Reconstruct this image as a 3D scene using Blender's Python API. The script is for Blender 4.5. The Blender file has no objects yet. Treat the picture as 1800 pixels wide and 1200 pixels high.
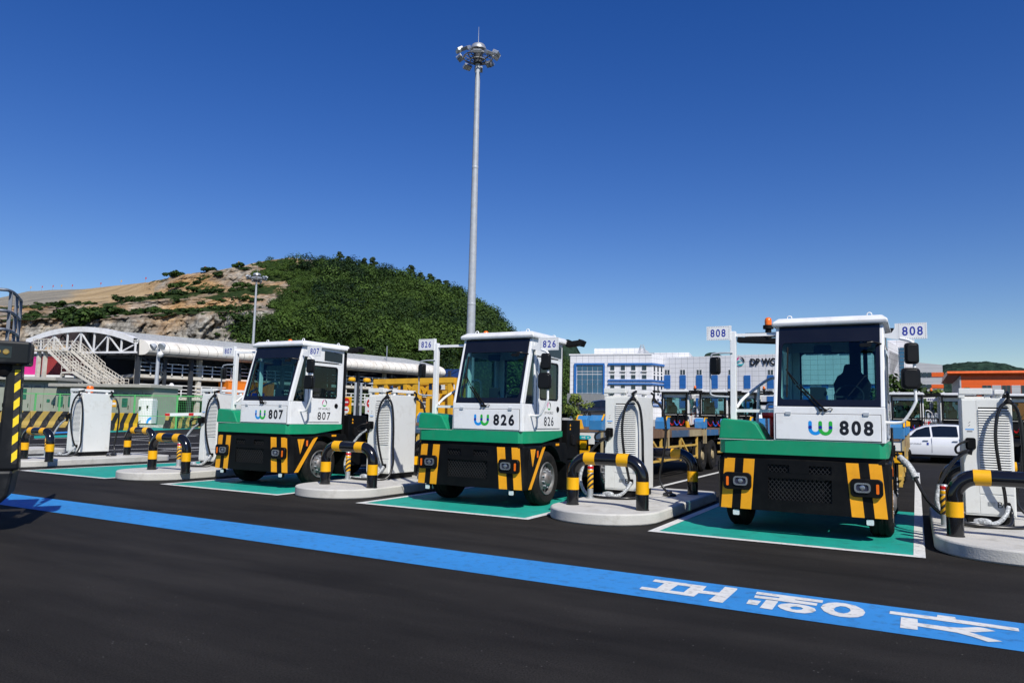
import bpy, bmesh, math, random
import numpy as np
from mathutils import Vector, Matrix

random.seed(7)
rng = np.random.default_rng(7)
scene = bpy.context.scene
COL = scene.collection
R = math.radians

# ------------------------------------------------------------------ camera
F, PITCH, ROLL, YAW, EYE = 1289.6, 0.1014, 0.0208, 0.503, 1.6
_cy, _sy = math.cos(YAW), math.sin(YAW)
FW = np.array([-_sy*math.cos(PITCH), _cy*math.cos(PITCH), math.sin(PITCH)])
_rt = np.array([_cy, _sy, 0.0]); _up = np.cross(_rt, FW)
RT = math.cos(ROLL)*_rt + math.sin(ROLL)*_up
UP = -math.sin(ROLL)*_rt + math.cos(ROLL)*_up
cam = bpy.data.cameras.new('camera'); camo = bpy.data.objects.new('camera', cam); COL.objects.link(camo)
cam.sensor_width = 36.0; cam.lens = F/1800*36.0; cam.clip_start = 0.1; cam.clip_end = 9000
M = Matrix.Identity(4)
for i in range(3):
    M[i][0] = RT[i]; M[i][1] = UP[i]; M[i][2] = -FW[i]
M[2][3] = EYE
camo.matrix_world = M
scene.camera = camo

# ------------------------------------------------------------------ sky, sun, exposure
SUN_TO = Vector((0.62, -0.54, 0.80)).normalized()          # towards the sun
world = bpy.data.worlds.new('World'); scene.world = world; world.use_nodes = True
wn = world.node_tree.nodes; wl = world.node_tree.links
bg = wn['Background']
sky = wn.new('ShaderNodeTexSky'); sky.sky_type = 'NISHITA'; sky.sun_disc = False
sky.sun_elevation = math.asin(SUN_TO.z); sky.sun_rotation = math.atan2(SUN_TO.x, SUN_TO.y)
sky.altitude = 0; sky.air_density = 1.1; sky.dust_density = 0.0; sky.ozone_density = 4.0
hs = wn.new('ShaderNodeHueSaturation'); hs.inputs['Saturation'].default_value = 1.34; hs.inputs['Hue'].default_value = 0.5215
wl.new(sky.outputs[0], hs.inputs['Color']); wl.new(hs.outputs[0], bg.inputs[0])
bg.inputs[1].default_value = 0.10
sl = bpy.data.lights.new('sun', 'SUN'); sl.energy = 5.0; sl.angle = R(0.53); sl.color = (1.0, 0.955, 0.88)
so = bpy.data.objects.new('sun', sl); COL.objects.link(so); so.location = (20, -20, 40)
so.rotation_euler = SUN_TO.to_track_quat('Z', 'Y').to_euler()
scene.view_settings.view_transform = 'Standard'; scene.view_settings.look = 'None'
scene.view_settings.exposure = 0.0; scene.view_settings.gamma = 1.0; scene.view_settings.use_curve_mapping = False
scene.cycles.max_bounces = 8; scene.cycles.transparent_max_bounces = 16
scene.cycles.diffuse_bounces = 3; scene.cycles.glossy_bounces = 3
scene.cycles.use_denoising = True

# ------------------------------------------------------------------ pixel -> place in the world (photo pixels, 1800 wide)
def ray(u, v):
    return FW*F + RT*(u-900) + UP*(600-v)
def G(u, v, z=0.0):
    d = ray(u, v); t = (z-EYE)/d[2]; return Vector((d[0]*t, d[1]*t, z))
def PD(u, v, D):
    d = ray(u, v)/F*D; return Vector((d[0], d[1], EYE+d[2]))
def PYp(u, v, Y):
    d = ray(u, v); t = Y/d[1]; return Vector((d[0]*t, Y, EYE+d[2]*t))
def ground_under(u, D):
    p = PD(u, 730, D); return Vector((p.x, p.y, 0))

# ------------------------------------------------------------------ materials
def nt(m): return m.node_tree.nodes, m.node_tree.links
def mat(name, col, rough=0.5, metal=0.0, var=0.08, vscale=3.0, bump=0.0, bscale=60.0, spec=0.5, dirt=None, dscale=2.0, damt=0.0, coat=0.0):
    m = bpy.data.materials.new(name); m.use_nodes = True
    n, l = nt(m); b = n['Principled BSDF']
    b.inputs['Roughness'].default_value = rough; b.inputs['Metallic'].default_value = metal
    b.inputs['Specular IOR Level'].default_value = spec
    if coat: b.inputs['Coat Weight'].default_value = coat
    tc = n.new('ShaderNodeTexCoord')
    noise = n.new('ShaderNodeTexNoise'); noise.inputs['Scale'].default_value = vscale; noise.inputs['Detail'].default_value = 6
    l.new(tc.outputs['Object'], noise.inputs['Vector'])
    mr = n.new('ShaderNodeMapRange'); mr.inputs[1].default_value = 0.3; mr.inputs[2].default_value = 0.7
    mr.inputs[3].default_value = 1-var; mr.inputs[4].default_value = 1+var
    l.new(noise.outputs[0], mr.inputs[0])
    mx = n.new('ShaderNodeVectorMath'); mx.operation = 'SCALE'; mx.inputs[0].default_value = col[:3]
    l.new(mr.outputs[0], mx.inputs['Scale'])
    out = mx.outputs[0]
    if dirt is not None:
        d = n.new('ShaderNodeTexNoise'); d.inputs['Scale'].default_value = dscale; d.inputs['Detail'].default_value = 9; d.inputs['Roughness'].default_value = 0.65
        l.new(tc.outputs['Object'], d.inputs['Vector'])
        dm = n.new('ShaderNodeMapRange'); dm.inputs[1].default_value = 0.52; dm.inputs[2].default_value = 0.72; dm.inputs[3].default_value = 0; dm.inputs[4].default_value = damt
        l.new(d.outputs[0], dm.inputs[0])
        mm = n.new('ShaderNodeMix'); mm.data_type = 'RGBA'; l.new(dm.outputs[0], mm.inputs[0]); l.new(out, mm.inputs[6]); mm.inputs[7].default_value = (*dirt, 1)
        out = mm.outputs[2]
    l.new(out, b.inputs['Base Color'])
    rr = n.new('ShaderNodeMapRange'); rr.inputs[1].default_value = 0.3; rr.inputs[2].default_value = 0.7
    rr.inputs[3].default_value = max(0.02, rough-0.07); rr.inputs[4].default_value = min(1, rough+0.07)
    l.new(noise.outputs[0], rr.inputs[0]); l.new(rr.outputs[0], b.inputs['Roughness'])
    if bump:
        bn = n.new('ShaderNodeTexNoise'); bn.inputs['Scale'].default_value = bscale; bn.inputs['Detail'].default_value = 4
        l.new(tc.outputs['Object'], bn.inputs['Vector'])
        bp = n.new('ShaderNodeBump'); bp.inputs['Strength'].default_value = bump; bp.inputs['Distance'].default_value = 0.02
        l.new(bn.outputs[0], bp.inputs['Height']); l.new(bp.outputs[0], b.inputs['Normal'])
    return m

def glass_mat(name, tint, refl=0.12, rough=0.02):
    m = bpy.data.materials.new(name); m.use_nodes = True
    n, l = nt(m); n.remove(n['Principled BSDF'])
    tr = n.new('ShaderNodeBsdfTransparent'); tr.inputs[0].default_value = (*tint, 1)
    gl = n.new('ShaderNodeBsdfGlossy'); gl.inputs['Roughness'].default_value = rough; gl.inputs[0].default_value = (.9, .95, 1, 1)
    fr = n.new('ShaderNodeFresnel'); ge = n.new('ShaderNodeNewGeometry'); io = n.new('ShaderNodeMath'); io.operation = 'MULTIPLY_ADD'; io.inputs[1].default_value = 1/1.45-1.45; io.inputs[2].default_value = 1.45
    l.new(ge.outputs['Backfacing'], io.inputs[0]); l.new(io.outputs[0], fr.inputs[0])
    mx = n.new('ShaderNodeMixShader'); l.new(fr.outputs[0], mx.inputs[0]); l.new(tr.outputs[0], mx.inputs[1]); l.new(gl.outputs[0], mx.inputs[2])
    l.new(mx.outputs[0], n['Material Output'].inputs[0])
    return m

def stripe_mat(name, c1, c2, width, slope=0.7, dirt=(0.2, 0.18, 0.14), axes=(0, 2), damt=.35, offs=0.0):
    m = mat(name, c1, 0.65, var=.1, bump=.2, bscale=30)
    n, l = nt(m); b = n['Principled BSDF']; tc = n['Texture Coordinate']
    sp = n.new('ShaderNodeSeparateXYZ'); l.new(tc.outputs['Object'], sp.inputs[0])
    a = n.new('ShaderNodeMath'); a.operation = 'MULTIPLY_ADD'; l.new(sp.outputs[axes[1]], a.inputs[0]); a.inputs[1].default_value = -slope
    l.new(sp.outputs[axes[0]], a.inputs[2])
    d = n.new('ShaderNodeMath'); d.operation = 'DIVIDE'; l.new(a.outputs[0], d.inputs[0]); d.inputs[1].default_value = width*2
    o = n.new('ShaderNodeMath'); o.operation = 'ADD'; l.new(d.outputs[0], o.inputs[0]); o.inputs[1].default_value = 100+offs
    f = n.new('ShaderNodeMath'); f.operation = 'FRACT'; l.new(o.outputs[0], f.inputs[0])
    g = n.new('ShaderNodeMath'); g.operation = 'GREATER_THAN'; l.new(f.outputs[0], g.inputs[0]); g.inputs[1].default_value = 0.5
    mm = n.new('ShaderNodeMix'); mm.data_type = 'RGBA'; l.new(g.outputs[0], mm.inputs[0]); mm.inputs[6].default_value = (*c1, 1); mm.inputs[7].default_value = (*c2, 1)
    nz = n.new('ShaderNodeTexNoise'); nz.inputs['Scale'].default_value = 4; nz.inputs['Detail'].default_value = 10; nz.inputs['Roughness'].default_value = .7
    l.new(tc.outputs['Object'], nz.inputs['Vector'])
    dm = n.new('ShaderNodeMapRange'); dm.inputs[1].default_value = .5; dm.inputs[2].default_value = .75; dm.inputs[4].default_value = damt
    l.new(nz.outputs[0], dm.inputs[0])
    m2 = n.new('ShaderNodeMix'); m2.data_type = 'RGBA'; l.new(dm.outputs[0], m2.inputs[0]); l.new(mm.outputs[2], m2.inputs[6]); m2.inputs[7].default_value = (*dirt, 1)
    l.new(m2.outputs[2], b.inputs['Base Color'])
    return m

def emit_free(name, c): return mat(name, c, .5)

m_white = mat('white_paint', (.80, .81, .80), .32, var=.03, vscale=2, dirt=(.42, .39, .34), dscale=4.5, damt=.3, coat=.25)
m_white_matt = mat('white_powder_coat', (.78, .78, .76), .5, var=.03, vscale=2, dirt=(.5, .48, .44), dscale=2.5, damt=.2)
m_charger = mat('charger_enamel', (.72, .73, .70), .45, var=.03, vscale=2, dirt=(.42, .39, .32), dscale=4, damt=.4)
m_green = mat('green_paint', (.006, .27, .125), .38, var=.06, vscale=4, dirt=(.08, .2, .12), dscale=5, damt=.25, coat=.15)
m_black_plastic = mat('black_plastic', (.0035, .0037, .0042), .5, spec=.18, var=.2, vscale=6, dirt=(.014, .013, .011), dscale=3, damt=.35, bump=.08, bscale=120)
m_black_gloss = mat('black_gloss_paint', (.008, .008, .009), .14, var=.1, coat=.3)
m_black_matt = mat('black_steel', (.006, .006, .0065), .6, var=.2, dirt=(.025, .022, .018), damt=.3, spec=.2)
m_rubber = mat('tyre_rubber', (.011, .0105, .010), .85, spec=.2, var=.2, dirt=(.04, .035, .03), dscale=6, damt=.5, bump=.2, bscale=40)
m_cable = mat('cable_rubber', (.012, .012, .013), .28, var=.2)
m_wrap = mat('cable_plastic_wrap', (.42, .44, .45), .22, .0, var=.45, vscale=30, bump=.8, bscale=35)
m_yellow = mat('hoop_yellow_tape', (.80, .40, .004), .35, var=.04, dirt=(.5, .25, .02), damt=.12)
m_amber = mat('hazard_amber_paint', (.86, .37, .008), .45, var=.06, vscale=5, dirt=(.35, .16, .02), dscale=6, damt=.2)
m_orange = mat('orange_lens', (.85, .16, .01), .2, var=.05)
m_red = mat('red_paint', (.55, .012, .012), .35, var=.08)
m_blue_hose = mat('blue_hose', (.02, .12, .6), .4)
m_steel = mat('galvanised_steel', (.45, .47, .48), .42, .6, var=.12, vscale=5, dirt=(.25, .22, .18), damt=.25)
m_grey_steel = mat('grey_painted_steel', (.40, .43, .46), .5, .1, var=.08, dirt=(.3, .24, .17), dscale=1.2, damt=.3)
m_chrome = mat('lamp_chrome', (.42, .44, .46), .25, .8, var=.05)
m_lens = mat('lamp_lens', (.03, .035, .06), .08, var=.1, coat=.6)
m_lens_white = mat('lamp_white_lens', (.62, .68, .68), .15, var=.15, vscale=60)
m_dark = mat('cab_interior', (.02, .024, .03), .7, var=.2)
m_seat = mat('seat_fabric', (.015, .016, .02), .9, var=.2, bump=.2)
m_navy = mat('sign_navy_ink', (.012, .03, .32), .5, var=.04)
m_ink = mat('black_ink', (.008, .009, .014), .4, var=.05)
m_logo_blue = mat('logo_blue', (.005, .28, .75), .4, var=.03)
m_logo_green = mat('logo_green', (.02, .42, .05), .4, var=.03)
m_logo_navy = mat('logo_navy', (.006, .02, .30), .4, var=.03)
m_logo_teal = mat('logo_teal', (.01, .45, .5), .4, var=.03)
m_logo_pink = mat('logo_pink', (.65, .02, .25), .4, var=.03)
m_glass = glass_mat('cab_glass', (.46, .74, .74))
m_glass_side = glass_mat('cab_side_glass', (.20, .33, .34))
m_rim = mat('wheel_rim_steel', (.20, .20, .20), .5, .55, var=.2, vscale=9, dirt=(.16, .09, .05), dscale=7, damt=.5)
m_glass_dark = mat('dark_glass', (.008, .012, .018), .05, var=.1, spec=.6)
m_mirror_back = mat('mirror_shell', (.004, .0043, .005), .4, var=.1, spec=.3)
m_concrete = mat('kerb_concrete', (.52, .51, .47), .85, var=.10, vscale=2.2, bump=.25, bscale=45, dirt=(.30, .28, .23), dscale=3.5, damt=.65)
m_white_line = mat('road_paint_white', (.70, .70, .66), .7, var=.06, vscale=3, bump=.3, bscale=120, dirt=(.25, .25, .24), dscale=14, damt=.8)
m_turq = mat('bay_turquoise_paint', (.006, .335, .255), .65, var=.08, vscale=1.5, bump=.3, bscale=150, dirt=(.012, .10, .085), dscale=5, damt=.6)
m_blue_paint = mat('walkway_blue_paint', (.03, .25, .62), .6, var=.07, vscale=.9, bump=.4, bscale=150, dirt=(.022, .085, .20), dscale=9, damt=.65)

def asphalt():
    m = bpy.data.materials.new('asphalt'); m.use_nodes = True
    n, l = nt(m); b = n['Principled BSDF']; b.inputs['Roughness'].default_value = .82; b.inputs['Specular IOR Level'].default_value = .12
    tc = n.new('ShaderNodeTexCoord')
    def noise(sc, det=6, ro=.6, vec=None):
        t = n.new('ShaderNodeTexNoise'); t.inputs['Scale'].default_value = sc; t.inputs['Detail'].default_value = det; t.inputs['Roughness'].default_value = ro
        l.new(vec or tc.outputs['Object'], t.inputs['Vector']); return t.outputs[0]
    def rng_(s, a, b_, c, d):
        r = n.new('ShaderNodeMapRange'); l.new(s, r.inputs[0])
        for i, x in enumerate((a, b_, c, d)): r.inputs[i+1].default_value = x
        return r.outputs[0]
    mp = n.new('ShaderNodeMapping'); mp.inputs['Scale'].default_value = (.18, 1.0, 1); l.new(tc.outputs['Object'], mp.inputs[0])
    big = rng_(noise(.35, 5), .35, .7, .8, 1.25)
    streak = rng_(noise(1.6, 7, .65, mp.outputs[0]), .35, .7, .74, 1.42)
    fine = rng_(noise(75, 4, .8), .3, .7, .15, 2.3)
    mul = n.new('ShaderNodeMath'); mul.operation = 'MULTIPLY'; l.new(big, mul.inputs[0]); l.new(streak, mul.inputs[1])
    mul2 = n.new('ShaderNodeMath'); mul2.operation = 'MULTIPLY'; l.new(mul.outputs[0], mul2.inputs[0]); l.new(fine, mul2.inputs[1])
    sc = n.new('ShaderNodeVectorMath'); sc.operation = 'SCALE'; sc.inputs[0].default_value = (.0170, .0155, .0138); l.new(mul2.outputs[0], sc.inputs['Scale'])
    # a faint ring stain and dark tyre runs along the lane
    sx = n.new('ShaderNodeSeparateXYZ'); l.new(tc.outputs['Object'], sx.inputs[0])
    def math_(op, a, b=None):
        q = n.new('ShaderNodeMath'); q.operation = op
        for i, x in enumerate((a, b)):
            if x is None: continue
            if hasattr(x, 'links'): l.new(x, q.inputs[i])
            else: q.inputs[i].default_value = x
        return q.outputs[0]
    rp = G(1182, 1122)
    dv = n.new('ShaderNodeVectorMath'); dv.operation = 'DISTANCE'; l.new(tc.outputs['Object'], dv.inputs[0]); dv.inputs[1].default_value = rp
    wob = math_('ADD', dv.outputs['Value'], math_('MULTIPLY', noise(3, 4), .12))
    ringm = rng_(math_('ABSOLUTE', math_('SUBTRACT', wob, .36)), 0, .07, .13, 0)
    tr1 = rng_(math_('ABSOLUTE', math_('SUBTRACT', math_('ADD', sx.outputs[1], math_('MULTIPLY', noise(.22, 2), 2.2)), 6.4)), .05, .22, .35, 0)
    tr2 = rng_(math_('ABSOLUTE', math_('SUBTRACT', math_('ADD', sx.outputs[1], math_('MULTIPLY', noise(.22, 2), 2.2)), 10.0)), .05, .22, .35, 0)
    stain = math_('SUBTRACT', 1.0, math_('MAXIMUM', ringm, math_('MULTIPLY', math_('MAXIMUM', tr1, tr2), rng_(noise(.9, 5, .6, mp.outputs[0]), .42, .62, 0, 1))))
    sc2 = n.new('ShaderNodeVectorMath'); sc2.operation = 'SCALE'; l.new(sc.outputs[0], sc2.inputs[0]); l.new(stain, sc2.inputs['Scale']); sc = sc2
    vo = n.new('ShaderNodeTexVoronoi'); vo.inputs['Scale'].default_value = 14; l.new(tc.outputs['Object'], vo.inputs['Vector'])
    sp = n.new('ShaderNodeMath'); sp.operation = 'LESS_THAN'; l.new(vo.outputs['Distance'], sp.inputs[0]); sp.inputs[1].default_value = .085
    wn_ = rng_(noise(2.5, 2), .5, .62, 0, .55)
    k = n.new('ShaderNodeMath'); k.operation = 'MULTIPLY'; l.new(sp.outputs[0], k.inputs[0]); l.new(wn_, k.inputs[1])
    mx = n.new('ShaderNodeMix'); mx.data_type = 'RGBA'; l.new(k.outputs[0], mx.inputs[0]); l.new(sc.outputs[0], mx.inputs[6]); mx.inputs[7].default_value = (.22, .21, .19, 1)
    l.new(mx.outputs[2], b.inputs['Base Color'])
    bp = n.new('ShaderNodeBump'); bp.inputs['Strength'].default_value = .5; bp.inputs['Distance'].default_value = .01
    l.new(noise(170, 3, .7), bp.inputs['Height']); l.new(bp.outputs[0], b.inputs['Normal'])
    return m
m_asphalt = asphalt()

# ------------------------------------------------------------------ mesh helpers
class MB:
    def __init__(s): s.v = []; s.f = []; s.m = []
    def add(s, vs, fs, mi=0):
        o = len(s.v); s.v += [tuple(p) for p in vs]
        for f in fs: s.f.append([i+o for i in f]); s.m.append(mi)
        return s
    def quad(s, a, b, c, d, mi=0): return s.add([a, b, c, d], [(0, 1, 2, 3)], mi)
    def box(s, x0, x1, y0, y1, z0, z1, mi=0):
        return s.add([(x0,y0,z0),(x1,y0,z0),(x1,y1,z0),(x0,y1,z0),(x0,y0,z1),(x1,y0,z1),(x1,y1,z1),(x0,y1,z1)],
                     [(3,2,1,0),(4,5,6,7),(0,1,5,4),(1,2,6,5),(2,3,7,6),(3,0,4,7)], mi)
    def obox(s, c, ax, ay, az, hx, hy, hz, mi=0):
        c = Vector(c); ax = Vector(ax).normalized()*hx; ay = Vector(ay).normalized()*hy; az = Vector(az).normalized()*hz
        vs = [c+ax*i+ay*j+az*k for k in (-1,1) for j in (-1,1) for i in (-1,1)]
        return s.add(vs, [(2,3,1,0),(4,5,7,6),(0,1,5,4),(1,3,7,5),(3,2,6,7),(2,0,4,6)], mi)
    def bar(s, p, q, w, d=None, mi=0):
        p = Vector(p); q = Vector(q); a = (q-p); L = a.length
        if L < 1e-6: return s
        a.normalize(); up = Vector((0,0,1)) if abs(a.z) < .95 else Vector((0,1,0))
        b = a.cross(up).normalized(); c = b.cross(a)
        return s.obox((p+q)/2, a, b, c, L/2, w/2, (d or w)/2, mi)
    def prism(s, poly, axis, a0, a1, mi=0):
        def P(p, t):
            if axis == 'x': return (t, p[0], p[1])
            if axis == 'y': return (p[0], t, p[1])
            return (p[0], p[1], t)
        n = len(poly)
        vs = [P(p, a0) for p in poly]+[P(p, a1) for p in poly]
        fs = [list(range(n))[::-1], list(range(n, 2*n))]+[(i, (i+1) % n, n+(i+1) % n, n+i) for i in range(n)]
        return s.add(vs, fs, mi)
    def tube(s, pts, r, n=8, closed=False, mi=0, caps=True):
        pts = [Vector(p) for p in pts]; N = len(pts)
        rs = r if isinstance(r, (list, tuple)) else [r]*N
        T = []
        for i in range(N):
            a = pts[(i-1) % N] if (closed or i > 0) else pts[0]; b = pts[(i+1) % N] if (closed or i < N-1) else pts[-1]
            t = (b-a); T.append(t.normalized() if t.length > 1e-9 else Vector((0,0,1)))
        ref = Vector((0,0,1)) if abs(T[0].z) < .9 else Vector((1,0,0))
        nrm = T[0].cross(ref).normalized()
        vs = []
        for i in range(N):
            nrm = (nrm - T[i]*nrm.dot(T[i]))
            nrm = nrm.normalized() if nrm.length > 1e-6 else T[i].orthogonal().normalized()
            bi = T[i].cross(nrm)
            for k in range(n):
                a = 2*math.pi*k/n; vs.append(pts[i]+(nrm*math.cos(a)+bi*math.sin(a))*rs[i])
        fs = []
        for i in range(N if closed else N-1):
            j = (i+1) % N
            for k in range(n): fs.append((i*n+k, i*n+(k+1) % n, j*n+(k+1) % n, j*n+k))
        if caps and not closed: fs.append(list(range(n))[::-1]); fs.append([(N-1)*n+k for k in range(n)])
        return s.add(vs, fs, mi)
    def cyl(s, p, q, r0, r1=None, n=12, mi=0): return s.tube([p, q], [r0, r0 if r1 is None else r1], n, mi=mi)
    def lathe(s, prof, c, axis=(0,0,1), n=24, mi=0, mis=None):
        c = Vector(c); a = Vector(axis).normalized(); u = a.orthogonal().normalized(); w = a.cross(u)
        vs = []
        for r, h in prof:
            for k in range(n):
                t = 2*math.pi*k/n; vs.append(c+a*h+(u*math.cos(t)+w*math.sin(t))*r)
        for i in range(len(prof)-1):
            fs = [(i*n+k, i*n+(k+1) % n, (i+1)*n+(k+1) % n, (i+1)*n+k) for k in range(n)]
            if i == 0: s.add(vs, fs, mis[i] if mis else mi); base = len(s.v)-len(vs)
            else:
                for f in fs: s.f.append([x+base for x in f]); s.m.append(mis[i] if mis else mi)
        return s
    def ring(s, outer, inner, P, mi=0):
        """flat ring between two loops of equal count; P maps (a,b)->xyz"""
        n = len(outer); vs = [P(*p) for p in outer]+[P(*p) for p in inner]
        fs = []
        for i in range(n):
            j = (i+1) % n
            if (Vector(vs[i])-Vector(vs[j])).length < 1e-7: fs.append((i, n+j, n+i))
            else: fs.append((i, j, n+j, n+i))
        return s.add(vs, fs, mi)
    def build(s, name, mats, parent=None, smooth=None, bevel=0, solid=0, seg=2, link=True):
        me = bpy.data.meshes.new(name)
        bm = bmesh.new()
        vv = [bm.verts.new(p) for p in s.v]
        for f, mi in zip(s.f, s.m):
            try:
                fc = bm.faces.new([vv[i] for i in f]); fc.material_index = mi
            except ValueError: pass
        bmesh.ops.remove_doubles(bm, verts=bm.verts, dist=1e-6)
        bmesh.ops.recalc_face_normals(bm, faces=bm.faces)
        bm.to_mesh(me); bm.free()
        for m in (mats if isinstance(mats, (list, tuple)) else [mats]): me.materials.append(m)
        if smooth is not None:
            me.shade_smooth(); me.set_sharp_from_angle(angle=R(smooth))
        o = bpy.data.objects.new(name, me)
        COL.objects.link(o)
        if parent is not None: o.parent = parent
        if solid:
            md = o.modifiers.new('thickness', 'SOLIDIFY'); md.thickness = solid; md.offset = -1
        if bevel:
            md = o.modifiers.new('edge', 'BEVEL'); md.width = bevel; md.segments = seg; md.limit_method = 'ANGLE'; md.angle_limit = R(35)
            md.harden_normals = False
        return o

def rrect(cx, cy, w, h, r, n=4):
    out = []
    for sx, sy, a0 in ((1,1,0),(-1,1,90),(-1,-1,180),(1,-1,270)):
        for k in range(n+1):
            a = R(a0+90*k/n); out.append((cx+sx*(w/2-r)+r*math.cos(a), cy+sy*(h/2-r)+r*math.sin(a)))
    return out
def rrect_corner(cx, cy, w, h, n=4):
    out = []
    for sx, sy in ((1,1),(-1,1),(-1,-1),(1,-1)): out += [(cx+sx*w/2, cy+sy*h/2)]*(n+1)
    return out
def arc(cx, cy, r, a0, a1, n=10):
    return [(cx+r*math.cos(R(a0+(a1-a0)*i/n)), cy+r*math.sin(R(a0+(a1-a0)*i/n))) for i in range(n+1)]
def smoothpath(pts, n=6):
    """Catmull-Rom through pts"""
    P = [Vector(p) for p in pts]; P = [P[0]*2-P[1]]+P+[P[-1]*2-P[-2]]
    out = []
    for i in range(1, len(P)-2):
        for k in range(n):
            t = k/n
            out.append(0.5*((2*P[i])+(P[i+1]-P[i-1])*t+(2*P[i-1]-5*P[i]+4*P[i+1]-P[i+2])*t*t+(3*P[i]-P[i-1]-3*P[i+1]+P[i+2])*t**3))
    out.append(P[-2]); return out

def fill_poly(loops, P):
    """triangulated flat face(s) with holes: list of loops -> verts, tris"""
    bm = bmesh.new(); edges = []
    for lp in loops:
        vs = [bm.verts.new(P(*p)) for p in lp]
        for i in range(len(vs)): edges.append(bm.edges.new((vs[i], vs[(i+1) % len(vs)])))
    bmesh.ops.triangle_fill(bm, use_beauty=True, use_dissolve=False, edges=edges)
    bm.verts.index_update()
    v = [tuple(x.co) for x in bm.verts]; f = [[x.index for x in fc.verts] for fc in bm.faces]
    bm.free(); return v, f

_tc = {}
def text_geo(s, bold=0.0, space=1.0):
    key = (s, bold, space)
    if key in _tc: return _tc[key]
    cu = bpy.data.curves.new('lettering', 'FONT'); cu.body = s; cu.size = 1.0; cu.offset = bold; cu.resolution_u = 4; cu.space_character = space
    cu.align_x = 'CENTER'; cu.align_y = 'CENTER'
    o = bpy.data.objects.new('lettering', cu); COL.objects.link(o)
    dg = bpy.context.evaluated_depsgraph_get(); dg.update()
    me = bpy.data.meshes.new_from_object(o.evaluated_get(dg))
    v = [tuple(x.co) for x in me.vertices]; f = [list(p.vertices) for p in me.polygons]
    bpy.data.objects.remove(o); bpy.data.meshes.remove(me); bpy.data.curves.remove(cu)
    if v:
        x0 = min(p[0] for p in v); x1 = max(p[0] for p in v); y0 = min(p[1] for p in v); y1 = max(p[1] for p in v)
        v = [(p[0]-(x0+x1)/2, p[1]-(y0+y1)/2) for p in v]; wh = (x1-x0, y1-y0)
    _tc[key] = (v, f, wh); return _tc[key]
def text(s, w, h, o, r, u, material, parent, name='lettering', bold=0.02, space=1.0):
    """flat lettering w wide and h high centred on o, along unit vectors r (right), u (up)"""
    v, f, wh = text_geo(s, bold, space); o = Vector(o); r = Vector(r); u = Vector(u)
    mb = MB(); mb.add([o+r*(p[0]*w/wh[0])+u*(p[1]*h/wh[1]) for p in v], f)
    ob = mb.build(name, material, parent); return ob

def thing(name, label, cat, loc=(0,0,0), rotz=0.0, group=None):
    o = bpy.data.objects.new(name, None); COL.objects.link(o); o.empty_display_size = .3
    o.location = loc; o.rotation_euler = (0, 0, rotz); tag(o, label, cat, group); return o
def tag(o, label, cat, group=None):
    o['label'] = label; o['category'] = cat
    if group: o['group'] = group
    return o
def kind(o, k): o['kind'] = k; return o
def copy_tree(o, parent=None):
    c = o.copy(); COL.objects.link(c)
    if parent is not None: c.parent = parent
    for ch in list(o.children): copy_tree(ch, c)
    return c
def dup(o, label, loc, rotz=0.0, group=None):
    c = copy_tree(o); c.location = loc; c.rotation_euler = (0, 0, rotz); c['label'] = label
    if group: c['group'] = group
    return c
def inst(o, loc, parent=None, rot=None, scale=None):
    c = o.copy(); COL.objects.link(c); c.location = loc
    if parent is not None: c.parent = parent
    if rot is not None: c.rotation_euler = rot
    if scale is not None: c.scale = scale
    return c

def wpart(mb, name, mats, root, **k):
    """part whose mesh was laid out in world coordinates, moved under its (unrotated) root"""
    L = root.location
    mb.v = [(p[0]-L[0], p[1]-L[1], p[2]-L[2]) for p in mb.v]
    return mb.build(name, mats, root, **k)

# ------------------------------------------------------------------ ground and painted markings
g = MB(); g.quad((-3000, -600, 0), (3000, -600, 0), (3000, 4000, 0), (-3000, 4000, 0))
ground = kind(g.build('ground', m_asphalt), 'structure')

SLP = -0.007368; YT, YB = 7.4709, 6.5529
def lane_y(x, y0): return y0+SLP*x
z1, z2, z3 = 0.004, 0.008, 0.012
ln = MB(); xs = np.linspace(-45, 14, 60)
for a, b in zip(xs[:-1], xs[1:]):
    ln.quad((a, lane_y(a, YB), z1), (b, lane_y(b, YB), z1), (b, lane_y(b, YT), z1), (a, lane_y(a, YT), z1))
kind(ln.build('walkway_line', m_blue_paint), 'structure')

def glyph(loops, ox, oy, s):
    def P(x, y):
        p = G(ox+x/s, oy+y/s); return (p.x, p.y, z2)
    return fill_poly(loops, P)
lt = MB()
L1, L2, L3 = (1110, 1005, 9), (1300, 1030, 7.5), (1550, 1060, 7.2)
lt.add(*glyph([[(375,125),(870,190),(880,195),(1190,235),(1125,303),(1390,333),(1480,243),(1660,268),(1675,272),(1670,290),(1440,497),(1220,463),(1335,372),(1062,342),(985,398),(690,357),(660,352),(125,277),(165,242),(395,270),(520,187),(332,157)],
               [(735,215),(940,242),(825,330),(605,300)]], *L1))
lt.add(*glyph([[(125,183),(285,203),(232,258),(88,238)]], *L2))
lt.add(*glyph([[(352,187),(512,207),(430,317),(265,292)]], *L2))
lt.add(*glyph([[(502,270),(515,255),(560,240),(660,234),(780,245),(900,268),(990,300),(1010,330),(960,355),(860,366),(740,355),(620,330),(540,300)],
               [(660,290),(690,278),(750,276),(810,286),(842,303),(815,318),(750,320),(690,310)]], *L2))
lt.add(*glyph([[(232,80),(1103,195),(1092,228),(735,183),(732,190),(1028,235),(1015,266),(192,158),(205,127),(520,165),(527,152),(212,110)]], *L2))
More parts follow.
